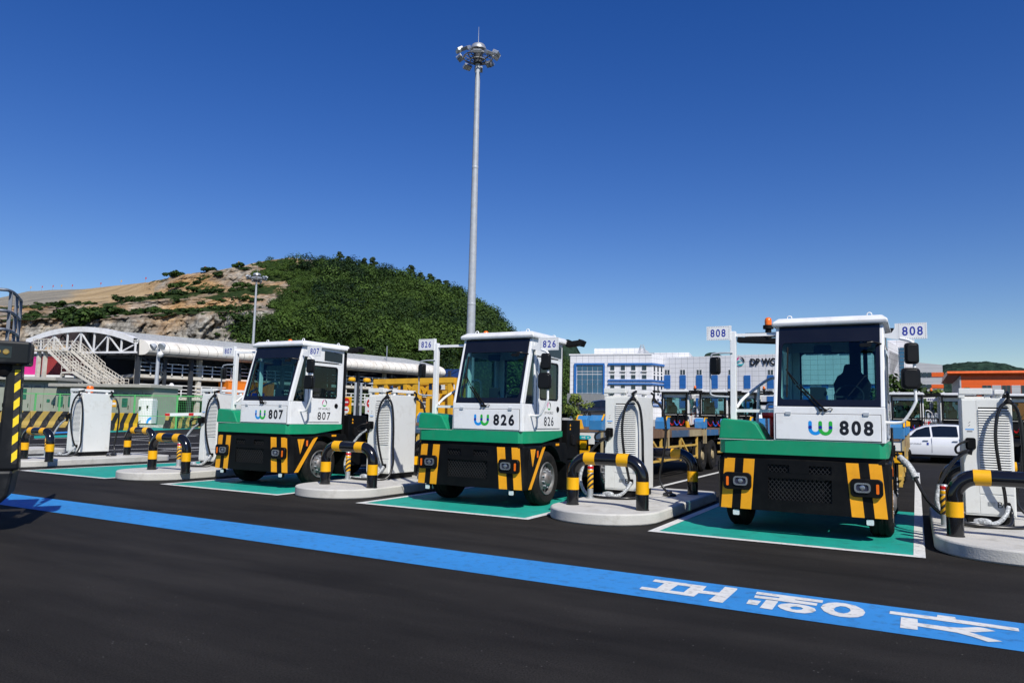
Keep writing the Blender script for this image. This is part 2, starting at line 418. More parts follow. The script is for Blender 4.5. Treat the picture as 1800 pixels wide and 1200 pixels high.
lt.add(*glyph([[(1070,285),(1100,250),(1170,227),(1280,222),(1400,235),(1530,265),(1630,315),(1658,355),(1630,395),(1560,417),(1450,420),(1320,410),(1200,380),(1110,335)],
               [(1242,312),(1270,283),(1330,270),(1400,278),(1455,305),(1465,335),(1430,358),(1370,368),(1300,355),(1255,335)]], *L2))
lt.add(*glyph([[(105,105),(698,182),(705,155),(925,183),(945,213),(1730,325),(1742,365),(97,140)]], *L3))
lt.add(*glyph([[(245,182),(452,208),(458,257),(850,310),(1000,318),(1215,310),(1300,322),(1440,362),(1180,375),(1100,370),(1320,437),(1530,493),(1345,498),(1150,432),(950,380),(455,298),(455,345),(232,318)]], *L3))
kind(lt.build('walkway_lettering', m_white_line), 'structure')

PITCHX = 5.3979; XL0 = -19.6084; BW = 3.4676; YF = 10.3425; BAYLEN = 18.0
LWID = .13
for i in range(-2, 4):
    x0 = XL0+i*PITCHX; x1 = x0+BW
    t = MB(); t.quad((x0+LWID-.01, YF+LWID-.01, z1), (x1-LWID-.01+.03, YF+LWID-.01, z1), (x1-LWID+.02, YF+5.2, z1), (x0+LWID-.01, YF+5.2, z1))
    kind(t.build('bay_paint', m_turq), 'structure')
    w = MB(); y1 = YF+BAYLEN
    w.quad((x0, YF, z2), (x1, YF, z2), (x1, YF+LWID, z2), (x0, YF+LWID, z2))
    w.quad((x0, YF+LWID, z2), (x0+LWID, YF+LWID, z2), (x0+LWID, y1, z2), (x0, y1, z2))
    w.quad((x1-LWID, YF+LWID, z2), (x1, YF+LWID, z2), (x1, y1, z2), (x1-LWID, y1, z2))
    kind(w.build('bay_outline', m_white_line), 'structure')
# the opposite rows of bays, further back on the left
def ground_quad(name, pix, m, z):
    q = MB(); q.quad(*[G(u, v, z) for u, v in pix]); return kind(q.build(name, m), 'structure')
for pix in ([(192,759.5),(352,752.8),(352,747.5),(192,752.2)], [(60,770),(125,767.5),(125,764),(60,766)]):
    ground_quad('far_bay_paint', pix, m_turq, z1)
for pix in ([(45,764),(130,760),(130,757.6),(45,761.2)],):
    ground_quad('far_walkway_line', pix, m_blue_paint, z1)
for (a, b) in (((45,781.5),(118,780)), ((228,771.5),(345,766)), ((228,773),(330,777)), ((285,790.5),(350,787)), ((300,801),(350,800.5)), ((195,768),(350,763.5)), ((60,771.5),(122,769.5)), ((1615,700+60),(1690,762))):
    p, q = G(*a), G(*b); d = (q-p).normalized(); nrm = Vector((-d.y, d.x, 0))*.09
    w = MB(); w.quad(p-nrm+Vector((0,0,z2)), q-nrm+Vector((0,0,z2)), q+nrm+Vector((0,0,z2)), p+nrm+Vector((0,0,z2)))
    kind(w.build('bay_line', m_white_line), 'structure')

# ------------------------------------------------------------------ hill with the quarry
from mathutils import noise as mnoise
def fbm(x, y, z=0, o=5): return mnoise.fractal(Vector((x, y, z)), 1.0, 2.1, o)
UK = [-420, 0, 100, 200, 300, 400, 470, 560, 700, 840, 900, 1060]
LV = [[725]*12,
      [640,625,615,610,608,605,600,600,620,640,672,715],
      [585,566,562,561,555,549,546,560,590,610,655,705],
      [577,556,553,551,546,540,536,530,560,590,638,700],
      [570,545,541,538,530,524,518,505,530,565,622,695],
      [566,538,535,530,516,508,498,480,505,545,608,690]]
RU = [-420,-100,0,50,100,150,200,260,300,340,380,430,470,510,545,580,620,660,675,700,720,740,760,790,810,830,850,880,895,910,950,1010,1060]
RV = [585,545,523,512,509,508,502,496,487,480,475,466,457,453,456,457,463,468,475,488,489,496,507,522,545,566,582,598,606,622,652,680,694]
DK = [[190]*12, [208]*12, [213,213,213,213,213,213,216,220,220,220,220,220], [233,233,233,233,233,233,234,236,236,236,236,236],
      [239,239,239,239,239,239,242,252,252,252,252,252], [258,258,258,262,268,262,262,268,268,268,268,268], [330,330,330,320,285,276,285,310,300,290,280,270]]
def hill_level(u, q):
    """q in 0..6 -> (pixel row, distance)"""
    k = min(int(q), 5); f = q-k
    def lv(j): return float(np.interp(u, RU, RV)) +(4.5*fbm(u*.022, 3.3)+2.5*fbm(u*.07, 8.1) if u > 570 else 0) if j == 6 else float(np.interp(u, UK, LV[j]))
    def dv(j): return float(np.interp(u, UK, DK[j]))
    return lv(k)*(1-f)+lv(k+1)*f, dv(k)*(1-f)+dv(k+1)*f
def hill_pt(u, q):
    v, D = hill_level(u, q)
    p = PD(u, v, D)
    quarry = min(1, max(0, (500-u)/60))
    k = min(int(q), 5); steep = 1.0 if k in (1, 3) or (k == 5 and 255 < u < 480) else .25
    a = fbm(p.x*.05, p.y*.05, p.z*.06)*(1.5*steep*quarry+.8)
    b = (1-2*abs(fbm(p.x*.16, p.y*.16, p.z*.10+9)))*(1.5*steep*quarry+.15)+fbm(p.x*.55, p.y*.55, p.z*.4+2)*(1.0*steep*quarry+.2)
    fade = min(1.0, (6-q)*3) if q > 5.66 else 1
    d = Vector((p.x, p.y, 0)).normalized()
    return p+d*(a+b)*1.7*(.4+.6*fade)+Vector((0, 0, (a*.5+b)*fade*.8))
US = np.arange(-420, 1061, 3.5); QS = np.linspace(0, 6, 151)
vs = []; cov = []
for u in US:
    for q in QS:
        p = hill_pt(u, q); vs.append(p)
        k = min(int(q), 5); quarry = 1 if u < 500+40*fbm(q*2, u*.01) else 0
        n1 = fbm(p.x*.05+3, p.y*.05, p.z*.1)
        edge = float(np.interp(q, [0, 1.5, 1.7, 3.0, 3.2, 4.9, 5.2, 6], [395, 400, 482, 494, 504, 512, 458, 446]))+34*fbm(q*1.7, 5.5)
        green = 1.0 if u > edge else 0.0
        if u <= edge:
            if k in (2, 4): green = max(0, min(1, .5+1.8*(n1+.05)))
            elif k == 5 and u > 260: green = .5 if n1 > .2 else 0
            elif k == 0: green = .3
            else: green = .15 if n1 > .25 else 0
        if 520 < u < 552 and q > 5.55: green = .1
        sand = 0.0
        if u < 300 and (q > 5.0): sand = min(1, (300-u)/60)
        if u < 380 and 4.2 < q <= 5: sand = max(sand, .6*(1-green))
        if u > 400 and q > 5.93: sand = .5; green *= .4
        if sand > .5 and u < 330:
            cov.append((sand, green, min(1, max(0, (u-110-40*(q-5.5)+14*fbm(u*.05, q*3))/30)), 1)); continue
        cov.append((sand, green, .5+.9*n1+(.25 if k in (4, 5) else -.1 if k <= 1 else .1), 1))
NQ = len(QS); fs = []
for i in range(len(US)-1):
    for j in range(NQ-1): fs.append((i*NQ+j, (i+1)*NQ+j, (i+1)*NQ+j+1, i*NQ+j+1))
# the far side falls away behind the ridge
base = len(vs)
for i, u in enumerate(US):
    p = Vector(vs[i*NQ+NQ-1]); d = Vector((p.x, p.y, 0)).normalized()
    for dd, fz in ((30, .96), (90, .6), (170, 0)):
        vs.append((p.x+d.x*dd, p.y+d.y*dd, p.z*fz)); cov.append((.2, .7, .5, 1))
for i in range(len(US)-1):
    a, b = base+i*3, base+(i+1)*3
    fs.append((i*NQ+NQ-1, (i+1)*NQ+NQ-1, b, a)); fs.append((a, b, b+1, a+1)); fs.append((a+1, b+1, b+2, a+2))
me = bpy.data.meshes.new('hill'); me.from_pydata([tuple(p) for p in vs], [], fs)
ca = me.color_attributes.new('cover', 'FLOAT_COLOR', 'POINT'); ca.data.foreach_set('color', np.array(cov, dtype=np.float32).ravel())
me.shade_smooth()
def hill_mat():
    m = bpy.data.materials.new('hill_ground'); m.use_nodes = True
    n, l = nt(m); b = n['Principled BSDF']; b.inputs['Roughness'].default_value = .95; b.inputs['Specular IOR Level'].default_value = .1
    tc = n.new('ShaderNodeTexCoord'); at = n.new('ShaderNodeAttribute'); at.attribute_name = 'cover'
    sep = n.new('ShaderNodeSeparateColor'); l.new(at.outputs['Color'], sep.inputs[0])
    def noise(sc, det=8, ro=.65, scale=None):
        t = n.new('ShaderNodeTexNoise'); t.inputs['Scale'].default_value = sc; t.inputs['Detail'].default_value = det; t.inputs['Roughness'].default_value = ro
        if scale:
            mp = n.new('ShaderNodeMapping'); mp.inputs['Scale'].default_value = scale; l.new(tc.outputs['Object'], mp.inputs[0]); l.new(mp.outputs[0], t.inputs['Vector'])
        else: l.new(tc.outputs['Object'], t.inputs['Vector'])
        return t.outputs[0]
    def ramp(s, stops):
        r = n.new('ShaderNodeValToRGB'); l.new(s, r.inputs[0]); e = r.color_ramp.elements
        while len(e) < len(stops): e.new(.5)
        for x, (p, c) in zip(e, stops): x.position = p; x.color = (*c, 1)
        return r.outputs[0]
    def mix(f, a, c):
        x = n.new('ShaderNodeMix'); x.data_type = 'RGBA'; l.new(f, x.inputs[0]); l.new(a, x.inputs[6]); l.new(c, x.inputs[7]); return x.outputs[2]
    rock_g = ramp(noise(.42, 12, .78, (1, 1, .5)), [(.36, (.05, .047, .042)), (.46, (.20, .188, .165)), (.55, (.35, .33, .285)), (.67, (.58, .56, .50))])
    rock_o = ramp(noise(.36, 12, .78, (1, 1, .55)), [(.36, (.09, .05, .024)), (.46, (.32, .185, .08)), (.56, (.47, .30, .145)), (.68, (.60, .47, .31))])
    of = n.new('ShaderNodeMath'); of.operation = 'ADD'; l.new(sep.outputs[2], of.inputs[0])
    nn = n.new('ShaderNodeMapRange'); l.new(noise(.09, 6), nn.inputs[0]); nn.inputs[3].default_value = -1.1; nn.inputs[4].default_value = 1.1; l.new(nn.outputs[0], of.inputs[1]); of.use_clamp = True
    rock = mix(of.outputs[0], rock_g, rock_o)
    strata_shade = ramp(noise(1.0, 6, .7, (.05, .05, .9)), [(.38, (.45, .45, .45)), (.5, (.95, .95, .95)), (.65, (1.2, 1.2, 1.2))])  # level bands in the rock colour, strata and painted bench shadows together
    sm = n.new('ShaderNodeVectorMath'); sm.operation = 'MULTIPLY'; l.new(rock, sm.inputs[0]); l.new(strata_shade, sm.inputs[1]); rock = sm.outputs[0]
    sn = noise(.07, 9, .6, (1.6, .4, .4))
    sand = mix(sep.outputs[2], ramp(sn, [(.35, (.19, .175, .145)), (.5, (.25, .23, .185)), (.7, (.31, .28, .22))]), ramp(sn, [(.35, (.28, .205, .115)), (.5, (.38, .275, .15)), (.7, (.46, .355, .215))]))
    green = ramp(noise(.5, 9, .7), [(.3, (.006, .015, .004)), (.5, (.022, .042, .010)), (.7, (.07, .085, .028))])
    gj = n.new('ShaderNodeMath'); gj.operation = 'ADD'; l.new(sep.outputs[1], gj.inputs[0])
    gr = n.new('ShaderNodeMapRange'); l.new(noise(.45, 8, .7), gr.inputs[0]); gr.inputs[3].default_value = -1.2; gr.inputs[4].default_value = 1.2; l.new(gr.outputs[0], gj.inputs[1])
    gs = n.new('ShaderNodeMapRange'); l.new(gj.outputs[0], gs.inputs[0]); gs.inputs[1].default_value = .42; gs.inputs[2].default_value = .55
    c = mix(sep.outputs[0], rock, sand); c = mix(gs.outputs[0], c, green)
    l.new(c, b.inputs['Base Color'])
    bp = n.new('ShaderNodeBump'); bp.inputs['Strength'].default_value = .9; bp.inputs['Distance'].default_value = .8
    l.new(noise(.6, 10, .7, (1, 1, .6)), bp.inputs['Height']); l.new(bp.outputs[0], b.inputs['Normal'])
    return m
me.materials.append(hill_mat())
hill = bpy.data.objects.new('hill', me); COL.objects.link(hill); kind(hill, 'structure')

def leaf_mat(name, c0, c1, attr=True):
    m = bpy.data.materials.new(name); m.use_nodes = True
    n, l = nt(m); b = n['Principled BSDF']; b.inputs['Roughness'].default_value = .65; b.inputs['Specular IOR Level'].default_value = .2
    at = n.new('ShaderNodeAttribute'); at.attribute_name = 'tone'
    x = n.new('ShaderNodeMix'); x.data_type = 'RGBA'; l.new(at.outputs['Fac'], x.inputs[0]); x.inputs[6].default_value = (*c0, 1); x.inputs[7].default_value = (*c1, 1)
    l.new(x.outputs[2], b.inputs['Base Color'])
    tr = n.new('ShaderNodeBsdfTranslucent'); l.new(x.outputs[2], tr.inputs[0])
    ms = n.new('ShaderNodeMixShader'); ms.inputs[0].default_value = .12; l.new(b.outputs[0], ms.inputs[1]); l.new(tr.outputs[0], ms.inputs[2])
    l.new(ms.outputs[0], n['Material Output'].inputs[0]); return m
m_leaf = leaf_mat('leaves', (.004, .017, .006), (.070, .125, .020))
m_leaf_light = leaf_mat('light_leaves', (.07, .12, .02), (.20, .24, .05))
m_leaf_pine = leaf_mat('pine_needles', (.010, .024, .010), (.045, .07, .025))
m_bark = mat('bark', (.09, .065, .045), .9, var=.25, bump=.5, bscale=8)

def leaf_cloud(C, RAD, n_each, size, tone, flat=.0):
    """leaf quads on the shells of many ellipsoids; C (k,3), RAD (k,3)"""
    k = len(C); N = k*n_each
    idx = np.repeat(np.arange(k), n_each)
    d = rng.normal(size=(N, 3)); d /= np.linalg.norm(d, axis=1)[:, None]
    d[:, 2] = np.where(d[:, 2] < -.35, -d[:, 2], d[:, 2])
    rad = rng.uniform(.55, 1.08, N)[:, None]
    P = C[idx]+d*RAD[idx]*rad
    nr = d+rng.normal(scale=.32, size=(N, 3)); nr[:, 2] += flat; nr /= np.linalg.norm(nr, axis=1)[:, None]
    a = np.cross(nr, rng.normal(size=(N, 3))); a /= np.linalg.norm(a, axis=1)[:, None]
    b = np.cross(nr, a)
    s = (size*rng.uniform(.6, 1.35, N) if np.isscalar(size) else size[idx]*rng.uniform(.6, 1.35, N))[:, None]
    asp = rng.uniform(.55, 1.0, N)[:, None]
    V = np.stack([P-a*s-b*s*asp*.3, P-b*s*asp, P+a*s+b*s*asp*.2, P+b*s*asp], axis=1).reshape(-1, 3)
    T = np.clip(tone[idx]+rng.normal(scale=.09, size=N), 0, 1)
    return V, np.repeat(T, 4)
def quads_obj(name, V, T, material, parent=None):
    n = len(V)//4; me = bpy.data.meshes.new(name)
    me.vertices.add(n*4); me.vertices.foreach_set('co', V.astype(np.float32).ravel())
    me.loops.add(n*4); me.loops.foreach_set('vertex_index', np.arange(n*4, dtype=np.int32))
    me.polygons.add(n); me.polygons.foreach_set('loop_start', np.arange(0, n*4, 4, dtype=np.int32)); me.polygons.foreach_set('loop_total', np.full(n, 4, dtype=np.int32))
    at = me.attributes.new('tone', 'FLOAT', 'POINT'); at.data.foreach_set('value', T.astype(np.float32))
    me.update(calc_edges=True); me.materials.append(material)
    o = bpy.data.objects.new(name, me); COL.objects.link(o)
    if parent is not None: o.parent = parent
    return o

# the wood on the hill: one mass of crowns
C = []; RD = []; TN = []; SZ = []
cnt = 0
while cnt < 2700:
    u = rng.uniform(395, 1000); q = rng.uniform(.2, 5.97)
    left = float(np.interp(q, [0, 1.5, 1.7, 3.0, 3.2, 4.9, 5.2, 5.7, 5.8, 6], [392, 398, 478, 490, 502, 510, 460, 455, 458, 462]))+34*fbm(q*1.7, 5.5)
    if u < left: continue
    if 515 < u < 556 and q > 5.5: continue
    scrub = ((u < left+70+30*fbm(u*.02, q)) and q > 1.5) or (q > 5.6 and u < 520)
    p = hill_pt(u, q)
    r = rng.uniform(.8, 1.6) if scrub else rng.choice([rng.uniform(1.0, 1.9), rng.uniform(1.6, 2.8), rng.uniform(2.4, 4.6)])
    if q > 5.4: r = min(r, 2.0)
    C.append((p.x, p.y, p.z+(r*.6+rng.uniform(0, 1.2) if q < 5.4 else r*rng.uniform(-.5, .45)))); RD.append((r, r, r*rng.uniform(.75, 1.15)))
    patch = .6*fbm(p.x*.035, p.y*.035, 4)+.7*fbm(p.x*.012, p.z*.03, 7)
    TN.append(np.clip((.80 if scrub else (.14 if rng.random() < .62 else .6))+.75*patch+rng.normal(scale=.12), 0, 1)); SZ.append(.10+.05*r); cnt += 1
V, T = leaf_cloud(np.array(C), np.array(RD), 230, np.array(SZ), np.array(TN), .25)
kind(quads_obj('hill_wood', V, T, m_leaf), 'stuff')

def shrub_proto(seed):
    k = 5; r = np.random.default_rng(seed)
    C = np.stack([r.uniform(-1.2, 1.2, k), r.uniform(-.6, .6, k), r.uniform(.5, 1.1, k)], 1); RD = r.uniform(.6, 1.0, (k, 1))*np.array([[1, .9, .85]])
    return leaf_cloud(C, RD, 70, .26, r.uniform(.15, .55, k), .2)
sh_protos = []
for sd in range(4):
    V, T = shrub_proto(sd); o = quads_obj('shrub', V, T, m_leaf); sh_protos.append(o)
spots = [(40,2.35),(118,2.5),(128,2.7),(137,2.55),(147,2.8),(158,2.6),(168,2.75),(178,2.9),(186,2.6),(197,2.9),(140,1.75),(152,1.9),(162,1.85),(172,2.0),(128,1.7),
         (225,4.5),(240,4.4),(268,4.6),(278,4.7),(300,4.75),(322,4.6),(342,4.8),(358,4.7),(372,4.5),(212,4.6),(310,5.25),(325,5.4),(345,5.35),(352,5.5),(300,5.97),(312,5.97),(365,5.97),(384,5.6),(418,5.9),(432,5.6),(440,5.3),
         (250,2.5),(270,2.6),(292,2.4),(318,2.6),(345,2.5),(372,2.7),(395,2.5),(60,2.9),(95,2.6),(110,4.2),(208,2.7),(386,4.6),(405,4.7),(424,4.9),(395,1.6),(410,1.4),(425,1.7),(380,1.2),(440,1.5)]
rs = random.Random(4)
for _ in range(95):
    band = rs.choice((2, 2, 4, 4, 4, 1.55, 3.1))
    spots.append((rs.uniform(45, 475), band+rs.uniform(.2, .95 if band in (2, 4) else .5)))
for i, (u, q) in enumerate(spots):
    p = hill_pt(u, q); o = sh_protos[i % 4] if i < 4 else inst(sh_protos[i % 4], p)
    o.location = p-Vector((0,0,.25)); s = random.uniform(.9, 1.9) if not 112 < u < 190 else random.uniform(1.6, 2.5)
    if i >= len(spots)-95: s = random.uniform(.45, 1.15)
    o.scale = (s*1.15, s, s*.85); o.rotation_euler = (0, 0, random.uniform(0, 6.28))
    tag(o, 'dark green shrub growing on a bench of the quarried hillside', 'shrub', 'shrubs on the quarry benches')

def tree(name, label, cat, base, h, cr, kindm, group=None, pine=False, seed=0, dens=120, leaf=.3, trunk_r=None):
    r = np.random.default_rng(seed); t = thing(name, label, cat, base, 0, group)
    th = h*(.55 if pine else .5); tr = trunk_r or h*.022
    mb = MB(); lean = r.uniform(-.04, .04, 2)*h
    top = Vector((lean[0], lean[1], h*.9))
    mb.tube(smoothpath([(0,0,-.4), (lean[0]*.2, lean[1]*.3, h*.3), (lean[0]*.7, lean[1]*.6, h*.6), top], 4), [tr*(1-.8*i/12) for i in range(13)], 7)
    k = 11; cs = []; rs = []
    for i in range(k):
        f = (i+.5)/k; z = h*(.38+.58*f); a = r.uniform(0, 6.28)
        rr = cr*(math.sin(math.pi*min(1, .25+.75*f))*.75+.1)*(1.0 if not pine else .9)
        d = rr*r.uniform(.35, .85)
        c = (lean[0]*f+d*math.cos(a), lean[1]*f+d*math.sin(a), z); cs.append(c)
        s = cr*r.uniform(.32, .52); rs.append((s, s, s*(.45 if pine else .8)))
        mb.tube([(lean[0]*f*.8, lean[1]*f*.8, z-h*.12), c], [tr*.35, tr*.12], 5)
    mb.build('trunk', m_bark, t, smooth=50)
    V, T = leaf_cloud(np.array(cs), np.array(rs), dens, leaf, r.uniform(.2, .75, k), .3)
    quads_obj('crown', V, T, kindm, t); return t
for i, (u, h) in enumerate([(596,7),(612,5.5),(640,6),(656,7),(722,8.5),(738,6.5),(756,8),(770,7),(783,8.5),(796,8),(806,10),(818,8),(843,8),(868,6)]):
    p = hill_pt(u, 5.85); h *= .8; p.z -= .8
    tree('pine_tree', ['first','second','third','fourth','fifth','sixth','seventh','eighth','ninth','tenth','eleventh','twelfth','thirteenth','fourteenth'][i]+' dark pine from the left on the skyline of the wooded hill', 'tree', p, h, h*.36, m_leaf_pine, 'pines along the hill ridge', pine=(i % 3 != 1), seed=50+i, dens=45, leaf=.42)
for i, u in enumerate((53, 73, 92, 107, 126, 176, 212, 255, 359, 418)):
    p = hill_pt(u, 5.99); fl = MB()
    fl.cyl((0,0,-.5), (0,0,2.2), .07, n=6); o = fl.build('survey_flag', [m_steel, m_red if i % 3 else m_yellow])
    c = MB(); c.box(-.02, .7, -.02, .02, 1.4, 2.2); fc = c.build('flag', m_red if i % 3 else m_yellow, o)
    o.location = p; tag(o, ['first','second','third','fourth','fifth','sixth','seventh','eighth','ninth','tenth'][i]+' small marker flag from the left along the quarry top', 'flag', 'marker flags along the quarry top')

# low dark ridges far away
def far_ridge(name, us, vs_, D, depth, seed):
    U = np.arange(us[0], us[-1]+1, 3.0); vsx = []; fs = []
    for u in U:
        v = float(np.interp(u, us, vs_))
        for j, f in enumerate(np.linspace(0, 1, 16)):
            p = PD(u, 745+(v-745)*math.sin(f*math.pi/2), D+depth*f)
            p.z += fbm(p.x*.02, p.y*.02, seed)*6*math.sin(f*3.14)+fbm(p.x*.08, p.y*.08, seed)*2.2
            vsx.append(p)
        p2 = Vector(vsx[-1]); vsx.append((p2.x*1.3, p2.y*1.3, -5))
    for i in range(len(U)-1):
        for j in range(16): fs.append((i*17+j, (i+1)*17+j, (i+1)*17+j+1, i*17+j+1))
    me = bpy.data.meshes.new(name); me.from_pydata([tuple(p) for p in vsx], [], fs); me.shade_smooth()
    me.materials.append(m_farwood); o = bpy.data.objects.new(name, me); COL.objects.link(o); return kind(o, 'structure')
m_farwood = mat('hazed_far_woodland', (.022, .042, .028), .95, var=.7, vscale=.12, bump=1.0, bscale=.25, spec=.05, dirt=(.012, .028, .025), dscale=.05, damt=.8)  # bluish cast of distance haze is put into the foliage colour
m_farwood.node_tree.nodes['Bump'].inputs['Distance'].default_value = 4
far_ridge('far_hill', [1590,1640,1662,1690,1722,1745,1770,1800,1850,1950,2100], [665,648,641,637,635,636,641,648,660,672,690], 700, 200, 3)
far_ridge('far_hill', [1225,1240,1255,1270,1285], [640,625,623,624,640], 420, 60, 8)
far_ridge('far_hill', [930,960,985,998,1010,1030], [620,600,592,596,606,640], 420, 60, 12)

# ------------------------------------------------------------------ buildings behind the yard
def panel_mat(name, col, px, pz, line=.035, lc=.55, rough=.45, var=.05):
    m = mat(name, col, rough, var=var, vscale=.4)
    n, l = nt(m); b = n['Principled BSDF']; tc = n['Texture Coordinate']
    src = b.inputs['Base Color'].links[0].from_socket
    sp = n.new('ShaderNodeSeparateXYZ'); l.new(tc.outputs['Object'], sp.inputs[0])
    ad = n.new('ShaderNodeMath'); ad.operation = 'ADD'; l.new(sp.outputs[0], ad.inputs[0]); l.new(sp.outputs[1], ad.inputs[1])
    def lines(s, pitch):
        d = n.new('ShaderNodeMath'); d.operation = 'DIVIDE'; l.new(s, d.inputs[0]); d.inputs[1].default_value = pitch
        a = n.new('ShaderNodeMath'); a.operation = 'ADD'; l.new(d.outputs[0], a.inputs[0]); a.inputs[1].default_value = 100
        f = n.new('ShaderNodeMath'); f.operation = 'FRACT'; l.new(a.outputs[0], f.inputs[0])
        g_ = n.new('ShaderNodeMath'); g_.operation = 'LESS_THAN'; l.new(f.outputs[0], g_.inputs[0]); g_.inputs[1].default_value = line/pitch
        return g_.outputs[0]
    mx = n.new('ShaderNodeMath'); mx.operation = 'MAXIMUM'
    if px: l.new(lines(ad.outputs[0], px), mx.inputs[0])
    else: mx.inputs[0].default_value = 0
    l.new(lines(sp.outputs[2], pz), mx.inputs[1])
    k = n.new('ShaderNodeMix'); k.data_type = 'RGBA'; l.new(mx.outputs[0], k.inputs[0]); l.new(src, k.inputs[6]); k.inputs[7].default_value = tuple(c*lc for c in col)+(1,)
    l.new(k.outputs[2], b.inputs['Base Color']); return m
m_panel = panel_mat('white_cladding', (.76, .76, .77), 1.35, .95, .06, .5)
m_panel2 = panel_mat('grey_cladding', (.50, .51, .51), 0, .75, .05, .6)
m_blue = mat('blue_cladding', (.02, .135, .42), .4, var=.06)
m_bluepan = panel_mat('blue_panel', (.02, .135, .42), 0, 1.1, .05, .5)
m_win = mat('window_glass', (.012, .028, .045), .06, var=.3, vscale=.3, spec=.7)
m_winblue = mat('blue_window_glass', (.02, .09, .17), .06, var=.3, vscale=.4, spec=.8)
m_frame = mat('window_frame_white', (.7, .7, .7), .5)
m_orange_clad = panel_mat('orange_cladding', (.82, .125, .015), 0, .55, .03, .7)
m_orange_pl = mat('orange_trim', (.80, .13, .015), .4)
m_graydark = mat('dark_grey_metal', (.12, .125, .13), .5)
m_conc_wall = mat('grey_canopy_cladding', (.22, .23, .23), .6, var=.1)

def gY(u, Y): p = PYp(u, 730, Y); return Vector((p.x, p.y, 0))
class Fac:
    def __init__(s, name, label, cat, u0, D0, u1, D1, p0=None, p1=None):
        s.p0 = p0 or ground_under(u0, D0); s.p1 = p1 or ground_under(u1, D1)
        d = s.p1-s.p0; s.L = d.length; s.d = d.normalized(); s.n = Vector((-s.d.y, s.d.x, 0))     # n points away from us
        if name: s.root = thing(name, label, cat, s.p0, math.atan2(s.d.y, s.d.x))
    def sub(s, root, p0, p1):
        f = Fac(None, '', '', 0, 0, 0, 0, p0, p1); f.root = root; return f
    def st(s, u, v):
        r = Vector(ray(u, v)); o = Vector((0, 0, EYE))
        t = (s.p0-o).dot(s.n)/r.dot(s.n); P = o+r*t
        return (P-s.p0).dot(s.d), P.z
    def box(s, name, m, u0, v0, u1, v1, y0, y1, mb=None):
        a, zt = s.st(u0, v0); b, zb = s.st(u1, v1)
        x = mb or MB(); x.box(min(a, b), max(a, b), y0, y1, min(zt, zb), max(zt, zb))
        return x if mb else x.build(name, m, s.root)
    def win(s, u0, v0, u1, v1, glass=None, frame=None, out=.05, name='window'):
        """a window: frame ring standing out and glass set in, pane as sub-part"""
        a, zt = s.st(u0, v0); b, zb = s.st(u1, v1); w = .045
        f = MB(); P = lambda x, z: (x, -out, z)
        f.box(a, a+w, -out, .02, zb, zt); f.box(b-w, b, -out, .02, zb, zt); f.box(a+w, b-w, -out, .02, zt-w, zt); f.box(a+w, b-w, -out, .02, zb, zb+w)
        if getattr(s, "merged", False): f.box(a+w, b-w, -.012, .02, zb+w, zt-w, 1)
        o = f.build(name, [frame or m_frame, glass or m_win], s.root)
        if not getattr(s, "merged", False):
            p = MB(); p.box(a+w, b-w, -.012, .02, zb+w, zt-w); p.build("pane", glass or m_win, o)
        return o

# office building, front block
A = Fac('office_building', 'white panelled office building with blue framed windows and blue panels', 'office building', 1001, 157.5, 1145, 152.0)
HA = A.st(1001, 623)[1]
pB0 = Vector((-46.95, 152.6, 0)); pB1 = ground_under(1566, 130.0)
inv = Matrix.Rotation(-A.root.rotation_euler.z, 4, 'Z')
def toA(p): q = inv @ (Vector(p)-A.p0); return (q.x, q.y)
w = MB(); w.prism([toA(A.p0), toA(A.p1), toA(pB0), toA(A.p0+A.n*16)], 'z', 0, HA); w.build('front_block', m_panel, A.root)
A.box('parapet_cap', m_frame, 1000.5, 622, 1145.5, 623.6, -.12, .4)
# curtain wall
cw = MB()
for r_ in ((1010,638.4,1063,641.2),(1010,641.3,1013.2,693),(1060.5,641.3,1063,693)): A.box('', None, *r_, -.35, 0.05, cw)
cw.build('curtain_wall_surround', m_blue, A.root)
us = np.linspace(1014.5, 1060.2, 6); rows = [(641.8,651.6),(653.2,656.4),(658.2,666.4),(667.3,674.6),(675.3,689.6),(690.6,693)]
fr = MB(); A.box('', None, 1013.3, 641.3, 1060.4, 693, -.02, .03, fr); fr.build('curtain_wall_frame', m_frame, A.root)
for i in range(5):
    for (a, b) in rows: A.box('window_pane', m_winblue, us[i]+.35, a, us[i+1]-.5, b, -.10, -.03)
for (a, b) in ((1072.3,1080.4),(1091,1099),(1109,1117.4),(1128,1136.8)):
    for (t, b_) in ((641.6,651.2),(653.6,656.4),(658.3,666),(675.9,685.2),(687,696)): A.win(a, t, b, b_)
    A.box('window_sill', m_frame, a-1, 652, b+1, 653.2, -.25, 0)
side = A.sub(A.root, A.p1, pB0)
sroot = bpy.data.objects.new('side_wall', None); 
for (t, b_) in ((638.2,641.4),(666.9,669.3),(672.9,675.4),(704,706),(710,712)):
    c = MB(); (s0, zt), (_, zb) = A.st(1069, t), A.st(1069, b_)
    c.box(s0, A.L+.25, -.3, -.003, zb, zt)
    q0 = toA(A.p1); q1 = toA(pB0); dx, dy = q1[0]-q0[0], q1[1]-q0[1]; Ld = math.hypot(dx, dy); dx /= Ld; dy /= Ld; nx, ny = dy, -dx
    c.prism([(q0[0]+nx*.003, q0[1]+ny*.003), (q1[0]+nx*.003, q1[1]+ny*.003), (q1[0]+nx*.3, q1[1]+ny*.3), (q0[0]+nx*.3, q0[1]+ny*.3)], 'z', zb+.004, zt-.004)
    c.build('cornice', m_blue, A.root)
